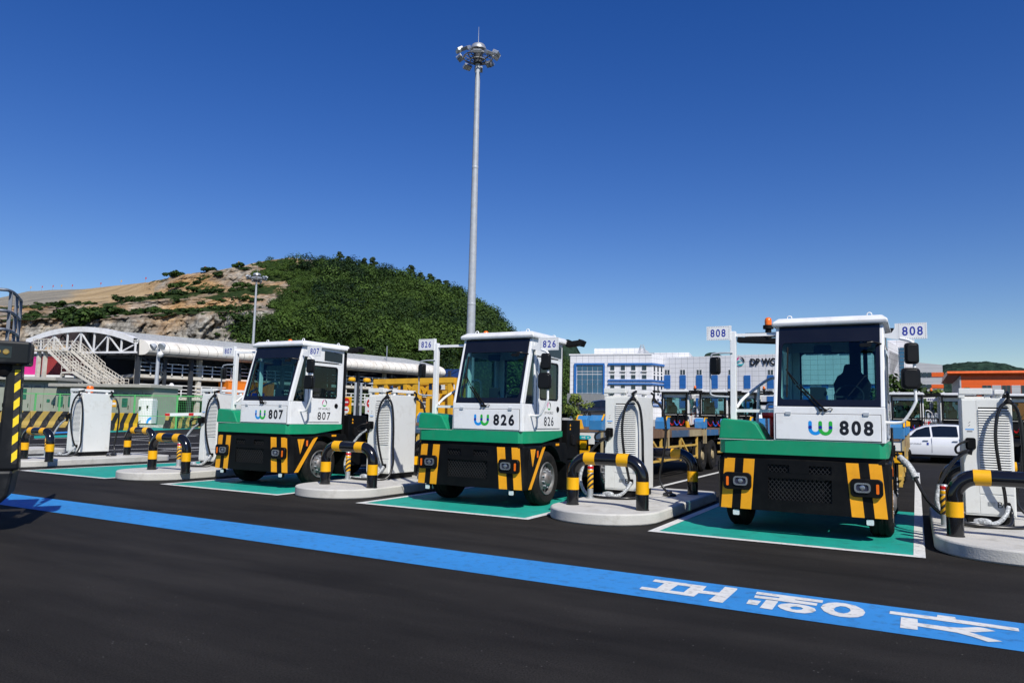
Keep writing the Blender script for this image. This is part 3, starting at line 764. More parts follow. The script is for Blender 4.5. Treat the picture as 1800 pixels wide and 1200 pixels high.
for k in range(3):
    f0 = .18+.3*k; 
    for (t, b_) in ((642,652),(654,657),(659,667),(677,685),(690,694),(700,704)):
        (_, zt), (_, zb) = A.st(1145, t), A.st(1145, b_)
        x0 = (q0[0]+dx*Ld*f0+nx*.02, q0[1]+dy*Ld*f0+ny*.02); x1 = (q0[0]+dx*Ld*(f0+.13)+nx*.02, q0[1]+dy*Ld*(f0+.13)+ny*.02)
        c = MB(); c.prism([x0, x1, (x1[0]-nx*.1, x1[1]-ny*.1), (x0[0]-nx*.1, x0[1]-ny*.1)], 'z', zb, zt); c.build('window', m_win, A.root)
# entrance canopy and roof blocks
A.box('entrance_canopy', m_conc_wall, 1007, 692.6, 1063.5, 711, -5, -.4)
A.box('entrance_door', m_win, 1020, 712, 1056, 724, -.2, .05)
for (u0, u1, v0, y0, y1) in ((1033, 1118, 608.5, 6, 15.5), (1131, 1194, 611.5, 12, 24)):
    (a, zt), (b, _) = A.st(u0, v0), A.st(u1, v0); c = MB(); c.box(a*1.04, b*1.04, y0, y1, HA-.5, HA+(zt-HA)*1.05); c.build('penthouse', m_panel, A.root)
for u, v in ((1083, 620), (1100, 622), (1141, 619), (1048, 621)):
    (a, zt) = A.st(u, v); c = MB(); c.box(a-.8, a+.8, 1, 2.4, HA, zt); c.build('roof_unit', m_grey_steel, A.root)
am = MB(); (a, zt) = A.st(1124, 603)
for dx_ in (-.9, .9):
    for dy_ in (3, 4.8): am.bar((a+dx_, dy_, HA), (a+dx_*.3, 3.9+(dy_-3.9)*.3, zt), .09)
for k in range(6):
    z = HA+(zt-HA)*k/6; h_ = .9*(1-.7*k/6); am.bar((a-h_, 3.2, z), (a+h_, 3.2, z+.5), .06); am.bar((a+h_, 4.6, z), (a-h_, 4.6, z+.5), .06)
am.build('roof_antenna_mast', m_grey_steel, A.root)
# long recessed wing
B = A.sub(A.root, pB0, pB1); B.merged = True
Brot = math.atan2(B.d.y, B.d.x)-A.root.rotation_euler.z
wing = bpy.data.objects.new('wing_wall', None)
def wing_part(): pass
HB = B.st(1300, 624)[1]
bw = MB(); bw.box(0, B.L, 0, 15, 0, HB)
hi0 = B.st(1378, 640)[0]; HH = B.st(1500, 602.5)[1]
bw2 = bw.build('wing_wall', m_panel, A.root); bw2.location = (*toA(pB0), 0); bw2.rotation_euler = (0, 0, Brot)
B.root = bw2                                                 # everything on the wing is a sub-part of its wall
h_ = MB(); h_.box(hi0, B.L, -.35, 15.3, HB-6, HH); h_.build('raised_block', m_panel, bw2)
for k, (a, b) in enumerate(zip(np.linspace(1390, 1536, 6)[:-1], np.linspace(1390, 1536, 6)[1:])): B.box('ribbon_window', m_winblue, a, 610.5, b-3, 621.5, -.5, -.3)
for i, u in enumerate((1168,1195,1224,1251,1280,1308,1349,1380,1412,1444,1473,1502,1532)):
    wd = 9.5+2*(i/12); y = 0
    if i != 5: B.win(u+.5, 649.5, u+wd*.48, 658.6, m_win); B.win(u+wd*.52, 649.5, u+wd, 658.6, m_win)
    B.box('blue_panel', m_bluepan, u, 659.6, u+wd+1, 682.5, -.12, 0)
    for k in (0, 1): B.box('air_conditioner', m_grey_steel, u+1+k*5.5, 683.6, u+5+k*5.5, 687.6, -.55, 0)
    B.win(u+.5, 688, u+wd*.48, 694, m_win); B.win(u+wd*.52, 688, u+wd, 694, m_win)
    B.box('blue_panel', m_bluepan, u, 695, u+wd+1, 716.5, -.12, 0)
def on_wing(s, u0, v0, u1, v1, m, bold=.02, name='sign_lettering'):
    (a, zt), (b, zb) = B.st(u0, v0), B.st(u1, v1)
    return text(s, b-a, zt-zb, ((a+b)/2, -.18, (zt+zb)/2), (1,0,0), (0,0,1), m, bw2, name, bold)
on_wing('DP WORLD', 1319, 630, 1392, 641, m_ink, .05)
def swirl(cx, cz, r, P, parent, mats3):
    """open ring emblem of three tapering crescents and a thin tail"""
    for k, (a0, a1, m) in enumerate(((95, 215, mats3[0]), (200, 340, mats3[1]), (330, 455, mats3[2]))):
        o, i = [], []; n = 12
        for t in range(n+1):
            f = t/n; a = R(a0+(a1-a0)*f); wdt = r*.36*math.sin(math.pi*min(1, max(0.03, f)))**.8+.004*r
            o.append((cx+r*math.cos(a), cz+r*math.sin(a))); i.append((cx+(r-wdt)*math.cos(a), cz+(r-wdt)*math.sin(a)))
        mb = MB()
        for t in range(n): mb.quad(P(*o[t]), P(*o[t+1]), P(*i[t+1]), P(*i[t]))
        mb.build('emblem', m, parent)
(a, zt), (b, zb) = B.st(1292, 627.5), B.st(1311, 642.5)
swirl((a+b)/2, (zt+zb)/2, (zt-zb)/2, lambda x, z: (x, -.16, z), bw2, (m_logo_pink, m_logo_teal, m_ink))
tl = MB()
for k in range(8):
    f0, f1 = k/8, (k+1)/8; yy = lambda f: (zt+zb)/2-.25*math.sin(f*3.1)+.12*f; th = lambda f: .28*math.sin(f*3.1)+.02
    x0, x1 = a-.9+(b-a)*1.1*f0, a-.9+(b-a)*1.1*f1; tl.quad((x0,-.15,yy(f0)), (x1,-.15,yy(f1)), (x1,-.15,yy(f1)+th(f1)), (x0,-.15,yy(f0)+th(f0)))
tl.build('emblem', m_logo_teal, bw2)

# stair tower and grey block to the right of the office
T_ = Fac('tower_building', 'pale grey stair tower with stacked dark blue windows behind the truck mirrors', 'building', 1552, 140, 1612, 136, gY(1552, 157), gY(1612, 157))
HT = T_.st(1560, 598)[1]; t = MB(); t.box(0, T_.L, 0, 14, 0, HT); t.build('wall', m_panel, T_.root)
for k in range(11):
    v = 611+k*6.35
    for (a, b) in ((1570,1580.5),(1581.5,1589.5)): T_.box('window', m_winblue, a, v, b, v+5.2, -.15, 0)
T_.box('window', m_winblue, 1558, 608, 1564, 619, -.12, 0)
rl = MB(); (a, zt) = T_.st(1567, 594)
for u in range(1568, 1608, 6): (s, _) = T_.st(u, 596); rl.bar((s, .6, HT), (s, .6, zt), .06)
(a, _), (b, _) = T_.st(1568, 594), T_.st(1604, 594); rl.bar((a, .6, zt), (b, .6, zt), .07); rl.build('roof_railing', m_grey_steel, T_.root)
E_ = Fac('grey_building', 'light grey clad building with orange panels in its window bands', 'building', 1590, 168, 1660, 158, gY(1590, 190), gY(1660, 190))
(_, z0), (_, z1_) = E_.st(1600, 634), E_.st(1660, 641)
t = MB(); t.prism([(0, 0), (E_.L, 0), (E_.L, z1_), (0, z0)], 'y', 0, 18); t.build('wall', m_panel2, E_.root)
for (v0, v1) in ((654.5, 662), (675.5, 682)):
    for u in (1600, 1608.5, 1614, 1622, 1630): E_.box('window', m_win, u, v0, u+7, v1, -.15, 0)
    E_.box('orange_panel', m_orange_pl, 1637.5, v0, 1659, v1, -.12, 0)

# orange warehouse with the rounded roof edge
O_ = Fac('orange_warehouse', 'orange warehouse with overhanging rounded roof and grey corrugated end', 'warehouse', 1692, 98, 1900, 92)
(_, zr), (_, zb) = O_.st(1692, 652.5), O_.st(1692, 659.5)
t = MB(); t.box(0, O_.L, 0, 22, 0, zb); t.build('wall', m_orange_clad, O_.root)
rf = MB(); prof = [(-.4, zb), (-.6, zb+.25), (-.5, zr), (8, zr+.15), (16, zr+.1), (22.5, zb)]
rf.prism(prof, 'x', -1.6, O_.L+1); rf.build('roof', m_orange_pl, O_.root)
gr_ = MB()
for k in range(28):
    y = k*.8; gr_.box(-.09 if k % 2 else -.16, -.003, y, y+.8, 0, zb-.1)
gr_.build('corrugated_end_wall', m_panel2, O_.root)
for u in range(1727, 1880, 34):
    for k in (0, 1): O_.win(u+k*8.2, 677, u+8+k*8.2, 692, m_win, m_graydark)
    O_.box('grey_panel', m_panel2, u+17, 677, u+33.5, 692, -.05, 0)

# raised parking deck with dark vans in front of the office
deck_c = ground_under(1030, 78)
dk = MB(); a, b = ground_under(960, 74), ground_under(1100, 70); n_ = Vector((-(b-a).y, (b-a).x, 0)).normalized()*18
dk.prism([(p.x, p.y) for p in (a, b, b+n_, a+n_)], 'z', 0, 1.55); kind(dk.build('raised_terrace', m_concrete), 'structure')

# ------------------------------------------------------------------ canopy hall with white bullnose eave
m_roofgrey = mat('roof_sheet_grey', (.47, .48, .47), .45, .2, var=.08, dirt=(.25, .23, .2), dscale=.3, damt=.3)
m_eave = mat('eave_shell_white', (.74, .71, .64), .5, var=.06, vscale=.8, dirt=(.35, .25, .13), dscale=.7, damt=.5)
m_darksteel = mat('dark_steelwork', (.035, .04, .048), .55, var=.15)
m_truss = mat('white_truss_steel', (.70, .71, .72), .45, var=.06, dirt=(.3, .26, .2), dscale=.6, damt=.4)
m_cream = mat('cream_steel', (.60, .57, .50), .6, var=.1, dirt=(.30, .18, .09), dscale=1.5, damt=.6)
c0 = Vector((-74.6, 50.6, 0)); cdir = Vector((8.1, 38.2, 0)).normalized(); CL = 45.0; cac = Vector((-14.8, -3.3, 0))
CW = cac.length; cad = cac.normalized()
hall = thing('canopy_hall', 'long open canopy hall with arched roof, white truss end and rounded white eave', 'canopy', c0)
def H(a, s, z): p = c0+cad*a+cdir*s; return Vector((p.x, p.y, z))      # a across to the left, s along
ZE, ZP = 9.0, 10.35
def arch_z(a): f = a/CW; return ZE+(ZP-ZE)*4*f*(1-f)
na = 16
rf = MB()
for i in range(na):
    a0, a1 = CW*i/na, CW*(i+1)/na
    rf.quad(H(a0, -.4, arch_z(a0)), H(a1, -.4, arch_z(a1)), H(a1, CL, arch_z(a1)), H(a0, CL, arch_z(a0)))
wpart(rf, 'roof', m_roofgrey, hall, solid=.18)
st = MB()
for k in range(42):
    for i in range(na):
        a0, a1 = CW*i/na, CW*(i+1)/na; s = k*CL/42
        st.bar(H(a0, s, arch_z(a0)+.04), H(a1, s, arch_z(a1)+.04), .07)
kind(wpart(st, 'roof_seams', m_roofgrey, hall), 'stuff')
ar = MB()
for i in range(na):
    a0, a1 = CW*i/na, CW*(i+1)/na
    z0, z1_ = arch_z(a0), arch_z(a1)
    p = [H(a0, -.6, z0+.25), H(a1, -.6, z1_+.25), H(a1, -.6, z1_-.34), H(a0, -.6, z0-.34)]; q = [x+cdir*.5 for x in p]
    ar.quad(*p); ar.quad(*q[::-1]); ar.quad(p[0], q[0], q[1], p[1]); ar.quad(p[3], p[2], q[2], q[3])
wpart(ar, 'arch_beam', m_truss, hall)
for i in range(9):
    a = CW*i/8
    x = MB(); x.bar(H(a, -.35, 7.75), H(a, -.35, max(7.9, arch_z(a)-.2)), .15); wpart(x, 'truss_post', m_truss, hall)
    if i < 8:
        b = CW*(i+1)/8; x = MB()
        if i % 2 == 0: x.bar(H(a, -.35, arch_z(a)-.4), H(b, -.35, 7.75), .13)
        else: x.bar(H(a, -.35, 7.75), H(b, -.35, arch_z(b)-.4), .13)
        wpart(x, 'truss_brace', m_truss, hall)
x = MB(); x.bar(H(-.2, -.35, 7.7), H(CW, -.35, 7.7), .2); wpart(x, 'truss_chord', m_truss, hall)
nseg = 40
for k in range(nseg):
    s0, s1 = CL*k/nseg+.02, CL*(k+1)/nseg-.02; e = MB(); sec = [(-.0, 9.15), (-.45, 9.07), (-.8, 8.93), (-1.08, 8.74), (-1.30, 8.5), (-1.43, 8.22), (-1.42, 7.98), (-1.30, 7.76), (-1.06, 7.59), (-.8, 7.5), (-.45, 7.46), (-.1, 7.45)]; ns_ = len(sec)
    bul = [(a, z) for i, (a, z) in enumerate(sec)]
    sm = (s0+s1)/2
    for i in range(ns_-1):
        e.quad(H(sec[i][0], s0, sec[i][1]), H(sec[i+1][0], s0, sec[i+1][1]), H(bul[i+1][0], sm, bul[i+1][1]), H(bul[i][0], sm, bul[i][1]))
        e.quad(H(bul[i][0], sm, bul[i][1]), H(bul[i+1][0], sm, bul[i+1][1]), H(sec[i+1][0], s1, sec[i+1][1]), H(sec[i][0], s1, sec[i][1]))
    if k in (0, nseg-1): e.add([H(a, s0 if k == 0 else s1, z) for a, z in sec], [list(range(ns_))])
    wpart(e, 'eave_shell', m_eave, hall)
gt = MB(); gt.bar(H(.5, 0, 7.55), H(.5, CL, 7.55), .5, .25); wpart(gt, 'eave_backing', m_darksteel, hall)
for side in (.6, CW*.5, CW-.6):
    for k in range(9):
        s = k*6.0+.5
        x = MB(); x.bar(H(side, s, 0), H(side, s, arch_z(side)-.2 if side > .7 else 8.6), .38); wpart(x, 'column', m_darksteel, hall)
        if side < .7 and k < 8 and k % 2 == 0:
            x = MB(); x.bar(H(side, s, 1.0), H(side, s+3, 5.5), .14); x.bar(H(side, s+3, 5.5), H(side, s, 7.5), .14); x.bar(H(side, s+3, 0), H(side, s+3, 8.4), .28); wpart(x, 'brace', m_darksteel, hall)
for k in range(9):
    s = k*6.0+.5; x = MB(); x.bar(H(0, s, 7.6), H(CW, s, 7.6), .25)
    for i in range(8):
        a, b = CW*i/8, CW*(i+1)/8; x.bar(H(a, s, 7.6 if i % 2 else arch_z(a)-.2), H(b, s, arch_z(b)-.2 if i % 2 else 7.6), .12)
    wpart(x, 'roof_truss', m_darksteel, hall)
# second arched bay behind the first, extended with added walls to block light
rf = MB()
for i in range(na):
    a0, a1 = CW*(1.0+1.3*i/na), CW*(1.0+1.3*(i+1)/na); zz = lambda a: ZE+2.2*4*((a/CW-1)/1.3)*(1-(a/CW-1)/1.3)
    rf.quad(H(a0, 16, zz(a0)), H(a1, 16, zz(a1)), H(a1, CL+8, zz(a1)), H(a0, CL+8, zz(a0)))
wpart(rf, 'shading_rear_roof', m_roofgrey, hall, solid=.18)
x = MB(); x.quad(H(CW*2.3, 6, 0), H(CW*2.3, CL+8, 0), H(CW*2.3, CL+8, ZE), H(CW*2.3, 6, ZE)); wpart(x, 'added_rear_wall', m_darksteel, hall, solid=.1)  # dark back wall added to shut out light behind the hall
x = MB(); x.quad(H(.5, CL+2, 5), H(CW*2.3, CL+2, 5), H(CW*2.3, CL+2, ZE), H(.5, CL+2, ZE)); wpart(x, 'added_end_wall', m_darksteel, hall, solid=.1)  # dark sheet added across the far end, keeps the hall interior dark
t = MB(); P = H(1.6, 27, 9.4)
for k in (0, .9): t.cyl(P+cdir*k, P+cdir*k+Vector((0,0,1.6)), .42, n=12)
wpart(t, 'roof_ventilator', m_steel, hall, smooth=40)
t = MB(); t.bar(H(1, 36, 9.2), H(1, 36, 11.5), .1); wpart(t, 'roof_pole', m_steel, hall)

# dark back wall and interior racking levels seen through the hall: open deck with white railings
rk0, rk1 = H(1.0, 1, 0), H(1.0, CL-1, 0)
rd = (rk1-rk0); RL = rd.length; rd.normalize(); rnrm = Vector((-rd.y, rd.x, 0))
rack = thing('parking_deck', 'two storey cream steel deck with white railings behind the canopy hall', 'parking deck', rk0)
def K(s, d, z): p = rk0+rd*s+rnrm*d; return Vector((p.x, p.y, z))
for z in (3.0, 5.4):
    x = MB(); x.prism([(K(0,0,0).x, K(0,0,0).y), (K(RL,0,0).x, K(RL,0,0).y), (K(RL,12,0).x, K(RL,12,0).y), (K(0,12,0).x, K(0,12,0).y)], 'z', z-.35, z)
    wpart(x, 'deck_slab', m_cream, rack)
    for hz in (.45, .85, 1.3):
        x = MB(); x.bar(K(0,-.1,z+hz), K(RL,-.1,z+hz), .09); wpart(x, 'rail', m_white_matt, rack)
    x = MB()
    for i in range(int(RL/1.2)): x.bar(K(i*1.2, -.1, z), K(i*1.2, -.1, z+1.3), .10)
    kind(wpart(x, 'rail_posts', m_white_matt, rack), 'stuff')
for i in range(int(RL/7)+1):
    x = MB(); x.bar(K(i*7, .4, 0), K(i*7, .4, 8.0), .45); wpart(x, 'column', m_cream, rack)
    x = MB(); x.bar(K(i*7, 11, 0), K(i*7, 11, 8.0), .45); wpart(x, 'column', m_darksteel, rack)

# ------------------------------------------------------------------ shipping containers
def container_mesh(L=12.2, W=2.44, H_=2.6):
    mb = MB(); nr = 30
    for side in (0, 1):
        pts = []
        for i in range(nr):
            x = .15+(L-.3)*i/nr; d = (L-.3)/nr
            pts += [(x, 0), (x+d*.32, 0), (x+d*.5, .06), (x+d*.82, .06)]
        pts.append((L-.15, 0))
        for (x0, d0), (x1, d1) in zip(pts[:-1], pts[1:]):
            y0, y1 = (.02+d0, .02+d1) if side == 0 else (W-.02-d0, W-.02-d1)
            mb.quad((x0, y0, .12), (x1, y1, .12), (x1, y1, H_-.1), (x0, y0, H_-.1))
    mb.box(.15, L-.15, .1, W-.1, H_-.12, H_-.04); mb.box(.15, L-.15, .1, W-.1, .05, .12)
    mb.box(.05, .12, .12, W-.12, .1, H_-.1); mb.box(L-.12, L-.05, .12, W-.12, .1, H_-.1)
    return mb
def corner_frame(L=12.2, W=2.44, H_=2.6):
    mb = MB()
    for x in (0, L-.15):
        for y in (0, W-.15): mb.box(x, x+.15, y, y+.15, 0, H_)
    for y in (0, W-.12):
        mb.box(.15, L-.15, y, y+.12, 0, .12); mb.box(.15, L-.15, y, y+.12, H_-.1, H_)
    for x in (0, L-.12):
        mb.box(x, x+.12, .15, W-.15, 0, .12); mb.box(x, x+.12, .15, W-.15, H_-.1, H_)
    return mb
def cont_mat(n, c): return mat(n, c, .55, var=.08, vscale=.5, dirt=tuple(x*.5 for x in c), dscale=.6, damt=.35)
cm = {'magenta': cont_mat('container_magenta', (.55, .02, .22)), 'red': cont_mat('container_red', (.28, .03, .03)), 'orange': cont_mat('container_orange', (.75, .20, .012)),
      'black': cont_mat('container_black', (.015, .013, .015)), 'white': cont_mat('container_white', (.60, .61, .61)), 'rust': cont_mat('container_rust', (.25, .07, .035))}
_cm = container_mesh(); _cf = corner_frame()
cproto = {}
def container(colour, loc, rotz, label, group=None, L=1.0):
    t = thing('shipping_container', label, 'container', loc, rotz, group)
    if colour not in cproto:
        a = _cm.build('corrugated_body', cm[colour], t); b = _cf.build('frame', cm[colour], t); cproto[colour] = (a, b)
    else:
        for o in cproto[colour]: inst(o, (0,0,0), t)
    t.scale = (L, 1, 1); return t
k = 0
stack = [['magenta','red'],['red','magenta'],['magenta','red']]
base0 = ground_under(-75, 92.5)+Vector((0, 0, 2.4)); bdir = (ground_under(255, 83.5)-ground_under(-75, 92.5)).normalized(); brot = math.atan2(bdir.y, bdir.x)
posn = ['leftmost', 'middle', 'rightmost']; lev = ['lower', 'upper']
cp_ = MB(); pe = bdir*20.5; pn_ = Vector((-bdir.y, bdir.x, 0)); q4 = [base0-bdir*.5-pn_*.3, base0+pe-pn_*.3, base0+pe+pn_*2.9, base0-bdir*.5+pn_*2.9]
cp_.prism([(p.x, p.y) for p in q4], 'z', 0, base0.z-.004); kind(cp_.build('loading_platform', m_cream), 'structure')
for i, col in enumerate(stack):
    for j, c in enumerate(col):
        p = base0+bdir*(i*6.6)+Vector((0,0,j*2.6))
        container(c, p, brot, L=.52, label=f'{c} shipping container, {lev[j]} of the {posn[i]} stack behind the stairs', group='containers stacked behind the stairs')
oc = ground_under(398, 88); od = (ground_under(470, 92)-oc).normalized(); orot = math.atan2(od.y, od.x)
oz = .9
t = container('orange', (oc.x, oc.y, 2.55), orot, 'orange shipping container with dark blue emblem behind the first truck', L=.5)
for k in range(3):
    e = MB()
    for r_ in (0, 1): e.quad((4.3+k*.9*2+r_*.0, -.012, .25+r_*.55), (5.8+k*1.8, -.012, .25+r_*.55), (6.1+k*1.8, -.012, .7+r_*.55), (4.6+k*1.8, -.012, .7+r_*.55))
    e.build('emblem', m_navy, t)
bk = ground_under(333, 90); bd = (ground_under(420, 93)-bk).normalized()
container('black', (bk.x, bk.y, 0), math.atan2(bd.y, bd.x), 'black shipping container under the orange one, lower of the pair', L=.75)
container('black', (bk.x, bk.y, 2.6), math.atan2(bd.y, bd.x), 'black shipping container beside the orange one, upper of the pair', L=.42)
mc = ground_under(1630, 62); md_ = (ground_under(1700, 60)-mc).normalized(); mrot = math.atan2(md_.y, md_.x)
t = container('white', (mc.x, mc.y, 0), mrot, 'white corrugated container with large grey letters beyond the white car', L=.42)
text('MAE', 5.6*1.1, .95, (7.4, -.006, 1.85), (1,0,0), (0,0,1), m_graydark, t, 'lettering', .02)

# ------------------------------------------------------------------ switchgear cabinets, fence, barriers on the left
m_cab = mat('switchgear_olive_grey', (.30, .325, .26), .55, var=.05, vscale=.8, dirt=(.2, .2, .15), dscale=1.0, damt=.3)
m_cab_roof = mat('switchgear_roof', (.38, .37, .32), .7, var=.08, dirt=(.22, .2, .17), damt=.3)
m_grwin = mat('green_window', (.01, .13, .085), .15, var=.3, vscale=4)
m_fence = mat('fence_green', (.13, .48, .16), .45, var=.06)
m_barrier = stripe_mat('barrier_hazard_paint', (.50, .35, .08), (.02, .02, .02), .52, .75, damt=.55)
m_barrier_y = stripe_mat('barrier_fresh_hazard_paint', (.80, .46, .01), (.018, .018, .018), .5, .7, damt=.2)
def switch_run(u0, D0, u1, D1, z, n, label):
    f = Fac('switchgear_housing', label, 'electrical cabinet', u0, D0, u1, D1); L = f.L
    b = MB(); b.box(0, L, 0, 3, 0, z-.3); b.build('housing', m_cab, f.root)
    r = MB(); r.box(-.25, L+.25, -.75, 3.3, z-.3, z); r.build('roof', m_cab_roof, f.root, bevel=.04)
    k = MB(); k.box(-.05, L+.05, -.06, -.003, 0, .3); k.build('plinth', m_cab_roof, f.root)
    w = L/n
    for i in range(n):
        d = MB(); d.box(i*w+.03, (i+1)*w-.03, -.06, -.003, .34, z-.62); dr = d.build('door', m_cab, f.root, bevel=.012)
        h = MB(); h.box(i*w+w*.82, i*w+w*.86, -.1, -.06, 1.5, 1.85); h.build('handle', m_black_matt, dr)
        v = MB(); v.box(i*w+.25*w, i*w+.75*w, -.075, -.06, z-.95, z-.8); v.build('name_strip', m_graydark, dr)
        yield f, dr, i, w
for f, dr, i, w in switch_run(-60, 70, 97, 69.5, 4.35, 7, 'tall olive grey switchgear housing with green windows behind the barriers'):
    if i in (3, 4, 5):
        for zz in (.95, 1.85):
            if i != 5:
                g_ = MB(); g_.prism(rrect(i*w+w*.45, 1.9+zz*.6, w*.42, .48, .06), 'y', -.085, -.06); g_.build('window', m_grwin, dr)
    else:
        g_ = MB(); g_.prism(rrect(i*w+w*.4, 2.15, w*.25, .3, .05), 'y', -.085, -.06); g_.build('window', m_grwin, dr)
for f, dr, i, w in switch_run(96, 68.5, 268, 65.5, 3.75, 9, 'lower olive grey switchgear housing with wide roof below the white stairs'):
    if i in (0, 1, 6):
        g_ = MB(); g_.prism(rrect(i*w+w*.5, 2.1, w*.5, 1.0 if i < 2 else .8, .08), 'y', -.085, -.06); g_.build('window', m_grwin, dr)
    if i == 5:
        g_ = MB(); g_.box(i*w+.2, i*w+.9, -.08, -.06, 1.7, 2.3); g_.build('warning_plate', m_yellow, dr)
        g_ = MB(); g_.box(i*w+.25, i*w+.85, -.085, -.08, 1.88, 2.1); g_.build('warning_label', m_white_matt, dr)
# low white building behind the cabinets, the stairs stand in front of it
lo = Fac('low_building', 'low white flat roofed building behind the switchgear housing', 'building', -70, 86, 132, 84.5)
x = MB(); x.box(0, lo.L, 0, 4, 0, 5.0); x.build('wall', m_white_matt, lo.root)
x = MB(); x.box(-.2, lo.L+.2, -.3, 4.2, 5.0, 5.25); x.build('roof', m_white_matt, lo.root)

# white external stairs up to the truss end
S0 = ground_under(50, 77.0); S1 = ground_under(180, 75.4); sdir = (S1-S0); SL_ = sdir.length; sdir.normalize(); sn = Vector((-sdir.y, sdir.x, 0))
stair = thing('outside_staircase', 'weathered white steel staircase with landings and railings in front of the arch', 'staircase', S0)
def Q(s, d, z): p = S0+sdir*s+sn*d; return Vector((p.x, p.y, z))
zt_, zm_, zb_ = 7.35, 5.55, 3.6
def flight(s0, z0, s1, z1_, d, n):
    for k in range(n):
        f = (k+.5)/n; s, z = s0+(s1-s0)*f, z0+(z1_-z0)*f
        x = MB(); x.obox(Q(s, d+.55, z), sdir, sn, (0,0,1), abs(s1-s0)/n*.55, .52, .025); wpart(x, 'tread', m_cream, stair)
    for dd in (d, d+1.1):
        x = MB(); x.bar(Q(s0, dd, z0), Q(s1, dd, z1_), .07, .26); wpart(x, 'stringer', m_cream, stair)
        for h in (.4, .75, 1.1):
            x = MB(); x.bar(Q(s0, dd, z0+h), Q(s1, dd, z1_+h), .055); wpart(x, 'handrail', m_cream, stair)
        x = MB()
        for k in range(9):
            f = k/8; x.bar(Q(s0+(s1-s0)*f, dd, z0+(z1_-z0)*f), Q(s0+(s1-s0)*f, dd, z0+(z1_-z0)*f+1.1), .05)
        kind(wpart(x, 'balusters', m_cream, stair), 'stuff')
def landing(s0, s1, d0, d1, z):
    x = MB(); x.prism([(Q(s, d, 0).x, Q(s, d, 0).y) for s, d in ((s0,d0),(s1,d0),(s1,d1),(s0,d1))], 'z', z-.16, z); wpart(x, 'landing', m_cream, stair)
    x = MB()
    for h in (.4, .75, 1.1): x.bar(Q(s0, d0, z+h), Q(s1, d0, z+h), .055); x.bar(Q(s0, d1, z+h), Q(s1, d1, z+h), .055); x.bar(Q(s0, d0, z+h), Q(s0, d1, z+h), .055)
    for k in range(int((s1-s0)/.55)+1):
        s = s0+(s1-s0)*k/max(1, int((s1-s0)/.55)); x.bar(Q(s, d0, z), Q(s, d0, z+1.1), .045); x.bar(Q(s, d1, z), Q(s, d1, z+1.1), .045)
    wpart(x, 'landing_railing', m_cream, stair)
landing(-.2, SL_*.34, .0, 2.6, zt_+.25)
flight(SL_*.18, zt_+.25, SL_*.52, zm_-.3, -.0, 9); flight(SL_*.36, zt_+.25, SL_*.74, zm_-.3+.0, 1.5, 9)
landing(SL_*.40, SL_*.62, 0, 2.6, zm_-.3)
flight(SL_*.55, zm_-.3, SL_*.92, zb_, 0, 9); flight(SL_*.68, zm_-.3, SL_*1.02, zb_, 1.5, 9)
landing(SL_*.86, SL_*1.08, 0, 2.6, zb_)
for s in (.01, .1, .36, .55, 1.0):
    x = MB(); x.bar(Q(SL_*s, .6, 0), Q(SL_*s, .6, zt_+.2 if s < .2 else zm_-.4 if s < .9 else zb_-.1), .32); wpart(x, 'post', m_cream, stair)
x = MB(); x.box(*sorted((Q(SL_*.6, 2, 0).x, Q(SL_*.75, 2, 0).x)), *sorted((Q(SL_*.6, 2.2, 0).y, Q(SL_*.6, 2.7, 0).y)), zt_+.1, zt_+1.9)

# green mesh fence
fr0 = [ground_under(u, D) for u, D in ((25, 64), (60, 63.6), (103, 63.2), (128, 62.8), (235, 61.6), (310, 60.5), (378, 60), (428, 60), (470, 60))]
fence = thing('mesh_fence', 'bright green wire mesh fence in front of the olive grey housings', 'fence', fr0[0])
for i, p in enumerate(fr0):
    x = MB(); x.bar(p, p+Vector((0,0,2.75)), .12); wpart(x, 'post', m_fence, fence)
    if i+1 < len(fr0):
        q = fr0[i+1]; x = MB(); x.bar(p+Vector((0,0,2.7)), q+Vector((0,0,2.7)), .07); x.bar(p+Vector((0,0,1.0)), q+Vector((0,0,1.0)), .05); wpart(x, 'rail', m_fence, fence)
        x = MB(); L = (q-p).length; n = int(L/.16); d = (q-p).normalized()
        n = n if i >= 4 else n//3; ps = L/n; wr = .009 if i >= 4 else .004
        for k in range(n): a = p+d*(k+.5)*ps; x.bar(a+Vector((0,0,.2)), a+Vector((0,0,2.7)), wr)
        for k in range(13): x.bar(p+Vector((0,0,.2+k*.2)), q+Vector((0,0,.2+k*.2)), wr)
        kind(wpart(x, 'wire_mesh', m_fence, fence), 'stuff')

# concrete barriers with hazard stripes
ORD = ['first from left', 'second from left', 'third from left', 'fourth from left', 'fifth from left', 'sixth from left', 'seventh from left']
def barrier_mesh(L=3.0):
    mb = MB(); mb.prism([(-.33,0),(.33,0),(.30,.22),(.16,.5),(.11,1.25),(-.11,1.25),(-.16,.5),(-.30,.22)], 'x', 0, L); return mb
bprotos = [barrier_mesh().build('jersey_barrier', m_barrier, bevel=.02), barrier_mesh().build('jersey_barrier', m_barrier_y, bevel=.02)]
used = [False, False]
def barrier(p, rot, kindi, label, group):
    if not used[kindi]: o = bprotos[kindi]; used[kindi] = True
    else: o = bprotos[kindi].copy(); COL.objects.link(o)
    o.location = p; o.rotation_euler = (0, 0, rot); tag(o, label, 'barrier', group); return o
def barrier_row(a, b, kindi, label, group, names):
    d = b-a; n = max(1, int(d.length/3.06+.6)); rot = math.atan2(d.y, d.x); d.normalize()
    for i in range(n): barrier(a+d*i*3.06, rot, kindi, label+', '+names[i % len(names)]+' of its row', group)
barrier_row(G(-25, 752), G(103, 751.2), 0, 'faded striped barrier before the tall housing', 'faded striped barriers on the far left', ORD)
barrier_row(G(192, 756.5), G(252, 755), 1, 'bright striped barrier before the lower housing', 'bright striped barriers', ORD)
